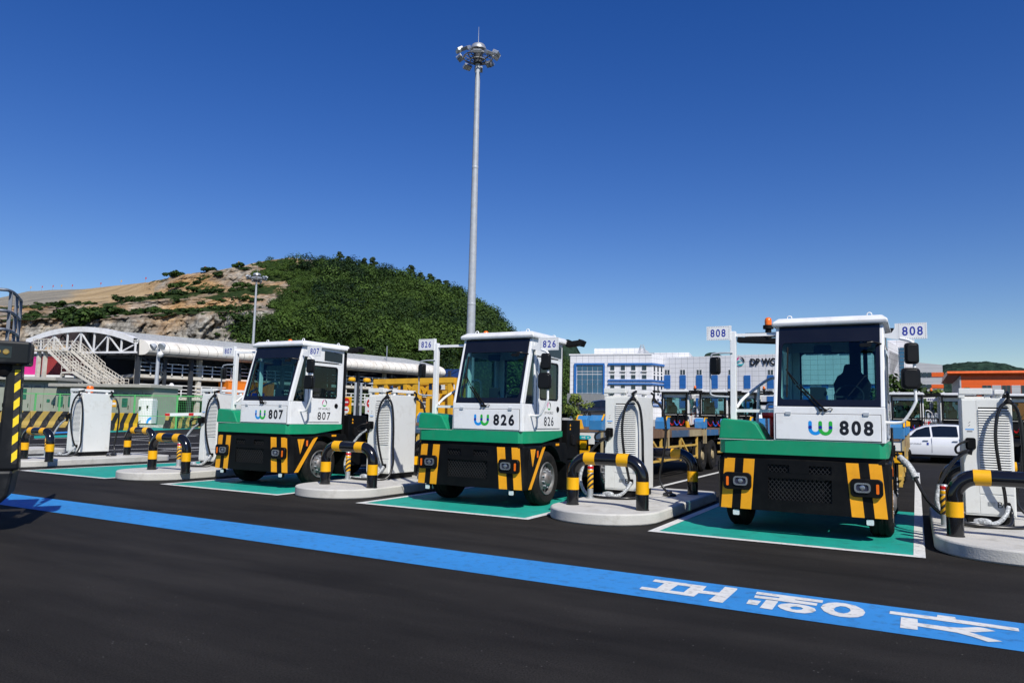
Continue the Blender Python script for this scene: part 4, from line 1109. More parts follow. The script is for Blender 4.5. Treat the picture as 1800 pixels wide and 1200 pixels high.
barrier_row(G(292, 753), G(372, 751.2), 0, 'worn striped barrier by the barrier arm', 'worn striped barriers by the barrier arm', ORD)
def raised_row(u0, u1, D, z, label, group, n=None):
    a, b = ground_under(u0, D), ground_under(u1, D-1.5); d = b-a; rot = math.atan2(d.y, d.x); d.normalize()
    for i in range(n or int((b-a).length/3.06)+1): barrier(a+d*i*3.06+Vector((0,0,z)), rot, 1, label+', '+ORD[i]+' in view', group)
raised_row(985, 1060, 66, 0.0, 'striped barrier along the terrace below the dark vans', 'striped barriers along the terrace')

# red and white arm, height gates, warning signs, lamp post
p = G(302, 752.5)-Vector((0,0,0)); q = G(396, 751)
arm = thing('barrier_arm', 'white lifting barrier arm with red markings above the striped barriers', 'barrier arm', p)
a0, a1 = PD(292, 728.5, 59), PD(392, 727, 58)
x = MB(); x.bar(a0, a1, .08, .24); wpart(x, 'boom', m_white_matt, arm)
d = (a1-a0).normalized(); fn = Vector((d.y, -d.x, 0)).normalized()
for f in (.03, .45, .9):
    c = a0+(a1-a0)*f+fn*.045; x = MB(); x.obox(c, d, fn, (0,0,1), .22, .004, .1); wpart(x, 'red_marking', m_red, arm)
x = MB(); x.box(a1.x-.2, a1.x+.25, a1.y-.2, a1.y+.25, 0, a1.z+.2); wpart(x, 'drive_cabinet', m_white_matt, arm)
for k, (u0, u1, vt, D) in enumerate(((612, 623, 672, 66), (633, 660, 674, 64))):
    p0, p1 = ground_under(u0, D), ground_under(u1, D); zt = PD(u1, vt, D).z
    t = thing('height_gate', ('narrow' if k == 0 else 'wide')+' grey tubular gate with yellow lamp on top, between the first two trucks', 'gate frame', p0)
    x = MB(); x.tube([p0 if k else p1, (p0 if k else p1)+Vector((0,0,zt))] + [(p1 if k else p0)+Vector((0,0,zt))], .11, 8); wpart(x, 'frame', m_grey_steel, t)
    x = MB(); c = p0+(p1-p0)*.35+Vector((0,0,zt+.15)); x.lathe([(0,0),(.32,0),(.34,.15),(.28,.3),(0,.36)], c, n=12); wpart(x, 'lamp', m_yellow, t)
for k, (u, vt, vb, D, wdt) in enumerate(((608.5, 697, 727, 62, .5), (650, 699, 727, 61, .5))):
    g0 = ground_under(u, D); zt, zb = PD(u, vt, D).z, PD(u, vb, D).z
    t = thing('warning_sign', ('yellow board with round red and white prohibition signs' if k == 0 else 'white board with a round red sign')+' between the first two trucks', 'sign', g0)
    x = MB(); x.box(g0.x-wdt, g0.x+wdt, g0.y-.03, g0.y+.03, zb, zt); wpart(x, 'board', m_yellow if k == 0 else m_white_matt, t)
    x = MB(); x.cyl(g0+Vector((0,.08,0)), g0+Vector((0,.08,zt)), .05); wpart(x, 'post', m_grey_steel, t)
    dd = (Vector((0,0,0))-g0); dd.z = 0; dd.normalize()
    for j, zz in enumerate((zt-.45, zt-1.1)):
        x = MB(); c = Vector((g0.x, g0.y-.032, zz)); x.lathe([(0,.012),(.36 if j == 0 else .3,.012),(.36 if j == 0 else .3,0)], c, (0,-1,0), 20); wpart(x, 'sign_disc', m_red if j == 0 else m_white_matt, t)
        x = MB(); x.box(c.x-.2, c.x+.2, c.y-.025, c.y-.014, zz-.06, zz+.06); wpart(x, 'sign_bar', m_white_matt if j == 0 else m_red, t)
lp = ground_under(271, 71); zt = PD(274, 609, 71).z
t = thing('lamp_post', 'grey pole with two floodlights and white dome cameras by the green fence', 'lamp post', lp)
x = MB(); x.tube([lp, lp+Vector((0,0,zt))], [.24, .15], 10); wpart(x, 'pole', m_grey_steel, t, smooth=40)
x = MB(); x.bar(lp+Vector((-.9,0,zt-.25)), lp+Vector((.9,0,zt-.25)), .1); wpart(x, 'crossarm', m_grey_steel, t)
for sx in (-.65, .65):
    x = MB(); c = lp+Vector((sx, -.1, zt+.1)); x.lathe([(0,-.25),(.22,-.22),(.36,.1),(.36,.2),(0,.2)], c, (sx*.3,-.75,-.5), 12); wpart(x, 'floodlight', m_grey_steel, t, smooth=40)
x = MB(); c = lp+Vector((.5,-.15,zt-.75)); x.lathe([(0,.3),(.12,.3),(.3,.05),(.26,-.12),(.12,-.26),(0,-.3)], c, n=12); x.bar(c+Vector((0,0,.3)), c+Vector((0,0,.55)), .06); wpart(x, 'dome_camera', m_white_matt, t, smooth=40)
c = ground_under(298, 68); x = MB(); x.lathe([(0,1.0),(.1,1.0),(.28,.75),(.24,.6),(0,.5)], c+Vector((0,0,3.0)), n=12); x.cyl(c, c+Vector((0,0,3.6)), .05)
o = MB(); o.v = x.v; o.f = x.f; o.m = x.m; b_ = thing('camera_pole', 'thin pole with white dome camera beside the grey lamp post', 'camera', c); wpart(o, 'pole', m_white_matt, b_, smooth=40)

# ------------------------------------------------------------------ high floodlight masts
def light_mast(name, label, base, top, ht, spread, detail=True):
    t = thing(name, label, 'light mast', base); tp = Vector(top)-Vector(base)
    x = MB(); n = 10; r0, r1 = .42*ht/34, .215*ht/34
    x.tube([tp*(i/n) for i in range(n+1)], [r0+(r1-r0)*i/n for i in range(n+1)], 14); x.build('pole', m_grey_steel, t, smooth=40)
    for f in (.33, .69):
        b = MB(); rr = r0+(r1-r0)*f; b.lathe([(rr+.004,-.12),(rr+.014,-.1),(rr+.014,.1),(rr+.004,.12)], tp*f, (0,0,1), 14); b.build('joint_ring', m_grey_steel, t, smooth=40)
    s = spread
    h = MB(); h.lathe([(0,.95),(.5*s,.85),(.62*s,.62),(.66*s,.4),(.6*s,.35),(0,.35)], tp, (0,0,1), 20); h.build('cap', m_steel, t, smooth=40)
    c = MB(); c.cyl(tp+Vector((0,0,-.9)), tp+Vector((0,0,.4)), .36*s, n=12); c.build('winch_head', m_darksteel, t)
    for rr, z in ((.78*s, -.05), (.62*s, -.6), (1.15*s, -.35)):
        k = MB(); k.tube([tp+Vector((rr*math.cos(a), rr*math.sin(a), z)) for a in np.linspace(0, 2*math.pi, 20, endpoint=False)], .05*s, 6, closed=True); k.build('lamp_ring', m_steel, t)
    sk = MB()
    for a in np.linspace(0, 2*math.pi, 8, endpoint=False):
        e = Vector((math.cos(a), math.sin(a), 0)); sk.bar(tp+e*.3*s+Vector((0,0,-.75)), tp+e*1.15*s+Vector((0,0,-.35)), .06*s); sk.bar(tp+e*.3*s+Vector((0,0,-.05)), tp+e*1.2*s+Vector((0,0,-.3)), .05*s)
    sk.build('bracket', m_darksteel, t)
    for i, a in enumerate(np.linspace(.2, 2*math.pi+.2, 10, endpoint=False)):
        e = Vector((math.cos(a), math.sin(a), 0)); tang = Vector((-e.y, e.x, 0)); cpos = tp+e*1.55*s+Vector((0,0,-.25+.35*math.sin(a*2)))
        L = MB(); L.obox(cpos, tang, (e*.85+Vector((0,0,-.5))), (e*.5+Vector((0,0,.85))), .33*s, .24*s, .13*s); L.bar(cpos-e*.4*s, cpos, .09*s)
        fl = L.build('floodlight', m_steel, t, bevel=.03*s)
        g_ = MB(); ax = (e*.85+Vector((0,0,-.5))).normalized(); az = (e*.5+Vector((0,0,.85))).normalized(); g_.obox(cpos-az*.135*s, tang, ax, az, .28*s, .2*s, .012*s); g_.build('lens', m_lens_white, fl)
    rod = MB(); rod.cyl(tp+Vector((0,0,.9)), tp+Vector((0,0,2.6)), .03, .012, 6); rod.build('lightning_rod', m_grey_steel, t)
    b = MB(); b.lathe([(0,-.35),(.1,-.3),(.16,-.1),(.1,.1),(0,.12)], tp+Vector((1.5*s,-.5*s,-1.5)), n=10); b.bar(tp+Vector((1.3*s,-.4*s,-.4)), tp+Vector((1.5*s,-.5*s,-1.4)), .05); b.build('camera', m_darksteel, t, smooth=40)
    return t
tp = PD(840.5, 96, 66.0); bs = PD(830.5, 700, 66.0); bs = Vector((tp.x, tp.y, 0))
light_mast('floodlight_mast', 'very tall grey mast with a ring of floodlights rising behind the middle truck', bs, tp, tp.z, 1.12)
tp = PD(451.5, 487, 160); light_mast('floodlight_mast', 'distant grey floodlight mast in front of the quarry behind the canopy roof', Vector((tp.x, tp.y, 0)), tp, tp.z, 1.3)

# ------------------------------------------------------------------ yellow crane gear stored behind the middle truck
m_crane = mat('crane_yellow', (.68, .37, .02), .5, var=.08, vscale=.8, dirt=(.30, .14, .03), dscale=1.2, damt=.45)
yb = ground_under(655, 60); yd = (ground_under(810, 57)-yb); YL = yd.length; yd.normalize(); yn = Vector((-yd.y, yd.x, 0))
cr = thing('crane_frame', 'yellow steel crane frame with posts, braces and ladder stored behind the middle truck', 'crane frame', yb)
def Y_(u, v, d=0.0):
    r_ = Vector(ray(u, v)); o = Vector((0,0,EYE)); t_ = (yb-o).dot(yn)/r_.dot(yn); return o+r_*t_+yn*d
def ybar(n_, u0, v0, u1, v1, w_, d=0.0, m=None):
    x = MB(); x.bar(Y_(u0, v0, d), Y_(u1, v1, d), w_); return wpart(x, n_, m or m_crane, cr)
for d in (0, 2.2):
    ybar('top_beam', 659, 671, 800, 668, .42, d); ybar('lower_beam', 664, 676, 735, 675, .2, d)
    for u in (661, 680, 714, 733, 765, 792): ybar('post', u, 671, u, 735, .34, d)
    ybar('brace', 716, 674, 726, 688, .28, d); ybar('brace', 733, 674, 722, 690, .28, d)
for u0, u1, v0, v1, dd in ((744, 762, 700, 728, 1.2), (768, 800, 684, 735, .6), (664, 734, 696, 702, 1.5), (664, 762, 717, 735, 1.0)):
    a, b = Y_(u0, v0), Y_(u1, v1); x = MB(); c = (a+b)/2; x.obox(c+yn*(dd/2+.4), yd, yn, (0,0,1), (b-a).dot(yd)/2, dd/2, abs(a.z-b.z)/2); wpart(x, 'cabinet', m_crane, cr, bevel=.04)
for s_ in (0, 5.5): ybar('ladder_rail', 768+s_, 676, 768+s_, 730, .07, -.3)
for v in range(678, 730, 5): ybar('ladder_rung', 768, v, 773.5, v, .05, -.3)
for u in (672, 700, 750): ybar('blue_drive', u, 679, u+9, 679, .5, .6, m_blue)
for (u0, v0, u1, v1) in ((766, 672, 806, 668), (778, 690, 806, 686), (790, 664, 790, 735), (803, 664, 803, 735)): ybar('post', u0, v0, u1, v1, .3, .1)

# solar roof among the trees at the foot of the hill
sp_ = PD(772, 655, 120); t = thing('solar_roof_building', 'small building with dark blue solar panels on its sloping roof under the hill', 'building', (sp_.x, sp_.y, 0))
x = MB(); x.box(-4, 4, -3, 3, 0, sp_.z-1.5); x.build('wall', m_white_matt, t)
for k in range(4):
    x = MB(); x.quad((-4+k*2.02, -3.2, sp_.z-1.6), (-2.05+k*2.02, -3.2, sp_.z-1.6), (-2.05+k*2.02, 3.2, sp_.z+.7), (-4+k*2.02, 3.2, sp_.z+.7)); x.build('solar_panel', mat('solar_cells', (.015, .03, .09), .2, spec=.7) if k == 0 else bpy.data.materials['solar_cells'], t, solid=.1)

# trees near the buildings
tree('small_tree', 'small thin light green tree in front of the grey entrance canopy', 'tree', ground_under(1018, 64), 3.5, 1.6, m_leaf_light, seed=3, dens=90, leaf=.11)
tree('leafy_tree', 'leafy tree in front of the stair tower, right of the last truck', 'tree', ground_under(1575, 70), 5.8, 3.2, m_leaf, seed=5, dens=110, leaf=.22)
tree('leafy_tree', 'leafy tree half hidden behind the parked rear truck by the grey building', 'tree', ground_under(1606, 72), 5.3, 2.2, m_leaf, seed=6, dens=90, leaf=.2)
tree('leafy_tree', 'slim leafy tree in front of the grey building with orange panels', 'tree', ground_under(1648, 76), 5.2, 2.0, m_leaf_light, seed=8, dens=80, leaf=.2)
tree('leafy_tree', 'narrow dark tree against the orange warehouse wall', 'tree', ground_under(1701, 84), 6.0, 1.1, m_leaf, seed=9, dens=80, leaf=.18)

# ------------------------------------------------------------------ charging islands
XH0, WH, YH, YR, ZI = -21.1874, 1.1919, 11.2585, 14.2342, 0.18
isl_shift = {-1: -.7, 0: -.6, 1: -.35, 2: -.15, 3: 0.0, 4: .08}
chg_shift = {-1: -1.0, 0: -.75, 1: -.34, 2: -.22, 3: 0.0, 4: .27}
sl_ = MB()
outl = arc(0, .89, .895, 180, 360, 16)+[(.895, 4.55)]+arc(.695, 4.55, .2, 0, 90, 4)[1:]+arc(-.695, 4.55, .2, 90, 180, 4)
sl_.prism(outl, 'z', 0, ZI)
where = {-1: 'at the far left edge beyond the dark machine', 0: 'under the leftmost row charger, left of the empty bay', 1: 'left of the leftmost truck', 2: 'between the leftmost and middle trucks', 3: 'between the middle and rightmost trucks', 4: 'at the right edge beside the rightmost truck'}
slab0 = None
for n in range(-1, 5):
    loc = (-4.425+(n-3)*PITCHX+isl_shift[n], 10.41, 0)
    if slab0 is None: slab0 = sl_.build('charging_island', m_concrete, smooth=30, bevel=.025); o = slab0
    else: o = slab0.copy(); COL.objects.link(o)
    o.location = loc; tag(o, f'pale concrete charging island {where[n]}', 'kerb island', 'charging islands')

def hoop_path():
    r = .27; zc = .76
    pts = [(0,0,-.02), (0,0,.1), (0,0,.245), (0,0,.44), (0,0,zc-r)]
    pts += [(r-r*math.cos(R(a)), 0, zc-r+r*math.sin(R(a))) for a in range(10, 90, 10)]
    pts += [(r,0,zc), (.32,0,zc), (WH*.5,0,zc)]
    return pts+[(WH-p[0], p[1], p[2]) for p in pts[::-1][1:]]
hb = MB(); hb.tube(hoop_path(), .1, 24)
bands = []
for p, q in (((0,0,.245),(0,0,.44)), ((WH,0,.245),(WH,0,.44)), ((.215,0,.76),(.41,0,.76)), ((WH-.41,0,.76),(WH-.215,0,.76))):
    m = MB()
    pv, qv = Vector(p), Vector(q); ax = (qv-pv).normalized(); Lb = (qv-pv).length
    if ax.z > .5 or True:
        m.lathe([(.1005,0), (.1025,.002), (.1025,Lb-.002), (.1005,Lb)], pv, ax, 24)
    bands.append(m)
ft = MB()
for x in (0, WH): ft.lathe([(.101,0), (.108,0), (.104,.012), (.101,.014)], (x,0,0), (0,0,1), 24)
hoop0 = None
def hoop(n, Y, label):
    global hoop0
    loc = (XH0+n*PITCHX+(isl_shift[n]*.5 if n < 0 else 0), Y, ZI)
    if hoop0 is None:
        t = hoop0 = thing('hoop_barrier', label, 'hoop barrier', loc, 0, 'black and yellow hoop barriers on the islands')
        hb.build('pipe', m_black_gloss, t, smooth=40)
        for m in bands: m.build('yellow_band', m_yellow, t, smooth=40)
        ft.build('sealant_ring', m_black_matt, t, smooth=40)
    else: dup(hoop0, label, loc)
hp = {0: 'left of the empty bay', 1: 'left of the leftmost truck', 2: 'between leftmost and middle trucks', 3: 'between middle and rightmost trucks', 4: 'at the right edge'}
for n in range(0, 5):
    hoop(n, YH, f'front black and yellow hoop barrier of the island {hp[n]}')
for n in range(0, 5):
    hoop(n, YR, f'rear black and yellow hoop barrier of the island {hp[n]}')

m_stripe_small = stripe_mat('bollard_tape', (.75, .38, .01), (.02, .02, .02), .045, 1.0, axes=(0, 2), damt=.15)
bo0 = None
def bollard(n, dx, dy, label):
    global bo0
    loc = (-5.13+(n-3)*PITCHX+chg_shift[n]+dx, 12.33+dy, ZI)
    if bo0 is None:
        t = bo0 = thing('striped_bollard', label, 'bollard', loc, 0, 'small striped bollards')
        a = MB(); a.lathe([(.075,0),(.075,.015),(.052,.02),(.052,.57),(.04,.585),(0,.59)], (0,0,0), n=18); a.build('post', m_steel, t, smooth=40)
        for z0, z1_, m, nm in ((.17,.44,m_stripe_small,'striped_sleeve'), (.45,.50,m_yellow,'yellow_band'), (.515,.565,m_red,'red_band')):
            a = MB(); a.lathe([(.0525,z0),(.054,z0+.002),(.054,z1_-.002),(.0525,z1_)], (0,0,0), n=18); a.build(nm, m, t, smooth=40)
    else: dup(bo0, label, loc)
for n in (0, 1, 2, 3): bollard(n, 0, 0, f'small yellow and black striped bollard beside the charger {"left of the empty bay" if n == 0 else hp[n]}')
bollard(4, -.22, -.1, 'small striped steel bollard just left of the right edge charger'); bollard(4, -.16, -.45, 'nearer small striped bollard just left of the right edge charger, behind the hoop')

# ------------------------------------------------------------------ chargers
CWX, CDY, CHZ = .63, .91, 1.83
slat_mb = MB(); slat_mb.prism([(-.004,.014),(-.022,-.006),(-.022,-.012),(-.004,-.008)], 'x', -.19, .19)
slat0 = None
def charger(loc, label, letter=None, beacon=False, group='white chargers on the islands'):
    global slat0
    t = thing('vehicle_charger', label, 'charger', loc, 0, group)
    b = MB(); b.box(0, CWX, 0, CDY, .12, CHZ); body = b.build('body', m_charger, t, bevel=.012)
    p = MB(); p.box(.03, CWX-.03, .03, CDY-.03, 0, .12); p.build('plinth', m_black_matt, t)
    p = MB(); p.box(.008, .186, -.009, .002, .15, 1.8); p.build('service_panel', m_charger, t, bevel=.004)
    pan = MB(); P = lambda x, z: (x, -.009, z)
    pan.ring(rrect_corner(.4, 1.12, .42, 1.36), rrect(.4, 1.22, .384, .95, .01), P); pan.ring(rrect(.4, 1.22, .384, .95, .01), rrect(.4, 1.22, .384, .95, .01), lambda x, z: (x, .0, z))
    o = pan.build('louvre_panel', m_charger, t, solid=.008)
    d = MB(); d.box(.21, .59, -.004, -.001, .745, 1.695); d.build('louvre_recess', m_black_matt, t)
    for k in range(26):
        q = (.4, -.003, .765+k*.0358)
        if slat0 is None: slat0 = slat_mb.build('louvre_slat', m_charger, t); slat0.location = q
        else: inst(slat0, q, t)
    p = MB(); p.box(.19, .61, -.007, .002, .15, .42); p.build('lower_panel', m_charger, t, bevel=.003)
    p = MB(); p.box(.285, .375, -.012, -.006, .27, .325); p.build('rating_plate', m_steel, t)
    if letter: text(letter, .062, .085, (.435, -.0085, .29), (1,0,0), (0,0,1), m_ink, t, 'lettering', .0)
    p = MB(); p.box(.04, .15, -.0105, -.0085, 1.36, 1.375); p.build('logo_stripe', m_logo_blue, t)
    p = MB(); p.quad((.075,-.0105,1.41), (.1,-.0105,1.425), (.105,-.0105,1.44), (.08,-.0105,1.42)); p.quad((.08,-.0105,1.455), (.105,-.0105,1.47), (.11,-.0105,1.485), (.085,-.0105,1.465)); p.quad((.06,-.0105,1.33), (.13,-.0105,1.33), (.13,-.0105,1.345), (.06,-.0105,1.345)); p.build('logo_mark', m_graydark, t)
    s = MB(); s.prism(rrect(.1, 1.16, .13, .17, .03), 'y', -.05, 0); s.prism(rrect(.1, 1.15, .085, .12, .02), 'y', -.14, -.05); s.bar((.1,-.1,1.1), (.08,-.11,1.0), .05); s.tube(smoothpath([(.07,-.12,1.19), (-.02,-.2,1.17), (-.10,-.24,1.10), (-.08,-.22,1.02), (.04,-.13,1.06)], 4), .017, 8); s.build('plug_holder', m_black_plastic, t, smooth=30)
    s = MB(); s.prism(rrect(.52, .29, .075, .085, .015), 'y', -.06, 0); s.build('cable_outlet', m_black_plastic, t, smooth=30)
    a = MB(); a.box(-.025, .40, -.01, .14, 1.885, 1.975); a.box(-.03, .05, .0, .13, 1.83, 1.885); a.box(.3, .37, .02, .12, 1.83, 1.885); a.build('cable_arm', m_charger, t, bevel=.008)
    a = MB(); a.box(.43, .55, .05, .98, 1.89, 1.955); a.box(.45, .53, .2, .27, 1.83, 1.89); a.box(.45, .53, .75, .82, 1.83, 1.89); a.build('cable_arm', m_white_matt, t, bevel=.008)
    a = MB(); a.box(.06, .36, .25, .8, 1.83, 1.86); a.build('roof_hatch', m_white_matt, t, bevel=.005)
    for (x, y) in ((.58, -.10), (.66, .86)):
        a = MB(); a.cyl((x, y, 1.80), (x, y, 1.90), .022, n=10); a.cyl((x, y, 1.76), (x, y, 1.82), .07, .025, n=12); a.bar((x, y, 1.88), (x-.06 if y > 0 else x, y+.16 if y < 0 else y, 1.92), .035); a.build('cable_guide', m_black_plastic, t, smooth=40)
    c = MB(); c.tube(smoothpath([(.5,-.05,.29), (.48,-.12,.5), (.43,-.17,.85), (.40,-.18,1.25), (.43,-.16,1.55), (.49,-.13,1.71), (.58,-.11,1.765), (.66,-.09,1.71), (.71,-.06,1.53), (.735,-.04,1.15), (.745,-.04,.7), (.77,-.06,.32), (.74,-.2,.06), (.55,-.4,.026), (.2,-.5,.025), (-.05,-.42,.025)], 7), .024, 10); c.build('cable', m_cable, t, smooth=60)
    c = MB(); c.tube(smoothpath([(.66,.86,1.765), (.74,.90,1.72), (.81,.95,1.58), (.85,1.0,1.25), (.80,1.02,.75), (.73,1.0,.3), (.85,.98,.08), (1.0,.9,.03), (1.1,.75,.026), (1.0,.62,.03), (.9,.72,.035), (1.0,.86,.07)], 7), .024, 10); c.build('cable', m_cable, t, smooth=60)
    c = MB(); c.tube(smoothpath([(.53,-.06,.28), (.48,-.14,.16), (.36,-.22,.05), (.08,-.34,.028), (-.2,-.36,.05), (-.36,-.3,.28), (-.33,-.25,.55)], 7), .031, 10); c.build('wrapped_cable', m_wrap, t, smooth=60)
    c = MB(); c.tube(smoothpath([(-.33,-.25,.55), (-.2,-.2,.8), (-.05,-.15,.98), (.07,-.11,1.06)], 6), .026, 10); c.build('wrapped_cable', m_wrap if letter is None else m_cable, t, smooth=60)
    c = MB(); c.lathe([(.0,-.12),(.045,-.11),(.06,-.02),(.052,.06),(.03,.1),(0,.11)], (.2,-.3,.06), (1,-.25,.05), 12); c.build('plastic_bag_wrap', m_wrap, t, smooth=50)
    if beacon:
        c = MB(); c.cyl((.2,.45,1.86), (.2,.45,1.92), .09, n=16); c.build('beacon_base', m_orange, t); c = MB(); c.lathe([(.1,0),(.1,.1),(.08,.14),(0,.15)], (.2,.45,1.92), n=16); c.build('beacon', m_orange, t, smooth=40)
    return t
for n in range(0, 5):
    lab = {0: 'white charger cabinet with orange beacon on top, left of the empty bay', 1: 'white charger cabinet half hidden behind the leftmost truck', 2: 'white charger cabinet between the leftmost and middle trucks', 3: 'white charger cabinet with hanging black cables between the middle and rightmost trucks', 4: 'white charger cabinet lettered B at the right edge of the row'}[n]
    charger((-5.07+(n-3)*PITCHX+chg_shift[n], 12.87, ZI), lab, 'B' if n in (3, 4) else None, n == 0)
c = MB(); c.tube(smoothpath([(-.28, 13.05, 1.14), (-.12, 12.9, .98), (.0, 12.7, .72), (.12, 12.5, .5), (.28, 12.35, .34), (.5, 12.3, .25), (.8, 12.35, .215), (1.1, 12.6, .21), (1.16, 12.82, .35), (1.14, 12.83, .47)], 7), .026, 10)
o = c.build('charging_cable', m_cable, smooth=60); tag(o, 'black charging cable plugged into the side of the rightmost truck', 'cable')
c = MB(); c.tube(smoothpath([(-.24, 13.0, 1.09), (-.12, 12.88, .97), (-.03, 12.76, .80)], 5), [.03]+[.055]*4+[.06]*4+[.045]*1+[.03] if False else .052, 10); c2 = c.build('plastic_bag', m_wrap, o, smooth=60)
# opposite charger far back on the left, seen from its screen side
p = G(232, 750.5)
oi = MB(); oi.prism(rrect(1.1, 1.0, 4.2, 1.9, .3), 'z', 0, .2); o = oi.build('charging_island', m_concrete, bevel=.02); o.location = (p.x, p.y, 0); o.rotation_euler = (0, 0, R(25)); tag(o, 'pale concrete island under the far charger by the hazard barriers', 'kerb island', 'charging islands')
q = G(240, 749.8); t = thing('vehicle_charger', 'far white charger with small screen and blue arc, by the striped barriers', 'charger', (q.x, q.y, .2), R(27), 'white chargers on the islands'); t.scale = (.72, 1, .92)
b = MB(); b.box(0, .55, 0, .55, .1, 2.35); b.box(.56, 1.75, 0, .9, .1, 2.35); b.build('body', m_white_matt, t, bevel=.02)
b = MB(); b.box(1.05, 1.3, -.012, 0, 1.55, 1.82); b.build('screen', m_glass_dark, t)
b = MB(); b.box(1.12, 1.24, -.012, 0, 1.38, 1.47); b.build('reader', m_black_matt, t)
b = MB(); o_ = arc(1.75, .12, .62, 90, 180, 10); i_ = arc(1.75, .12, .36, 90, 180, 10)
for k in range(10): b.quad((o_[k][0], -.004, o_[k][1]), (o_[k+1][0], -.004, o_[k+1][1]), (i_[k+1][0], -.004, i_[k+1][1]), (i_[k][0], -.004, i_[k][1]))
b.build('blue_arc', m_logo_blue, t)
b = MB(); b.box(.05, .52, -.01, 0, .2, 2.2); b.build('service_panel', m_charger, t)
b = MB(); b.tube(smoothpath([(.3,-.15,1.5), (.1,-.25,1.0), (-.3,-.3,.3), (.2,-.3,.05), (.5,-.1,.4)], 6), .03, 8); b.box(.2, .42, -.15, 0, 1.45, 1.7); b.build('cable', m_cable, t, smooth=60)
b = MB(); b.box(.1, 1.7, .1, .8, 2.35, 2.5); b.build('roof_hatch', m_white_matt, t)
b = MB(); b.box(.03, 1.72, .03, .87, 0, .1); b.build('plinth', m_black_matt, t)

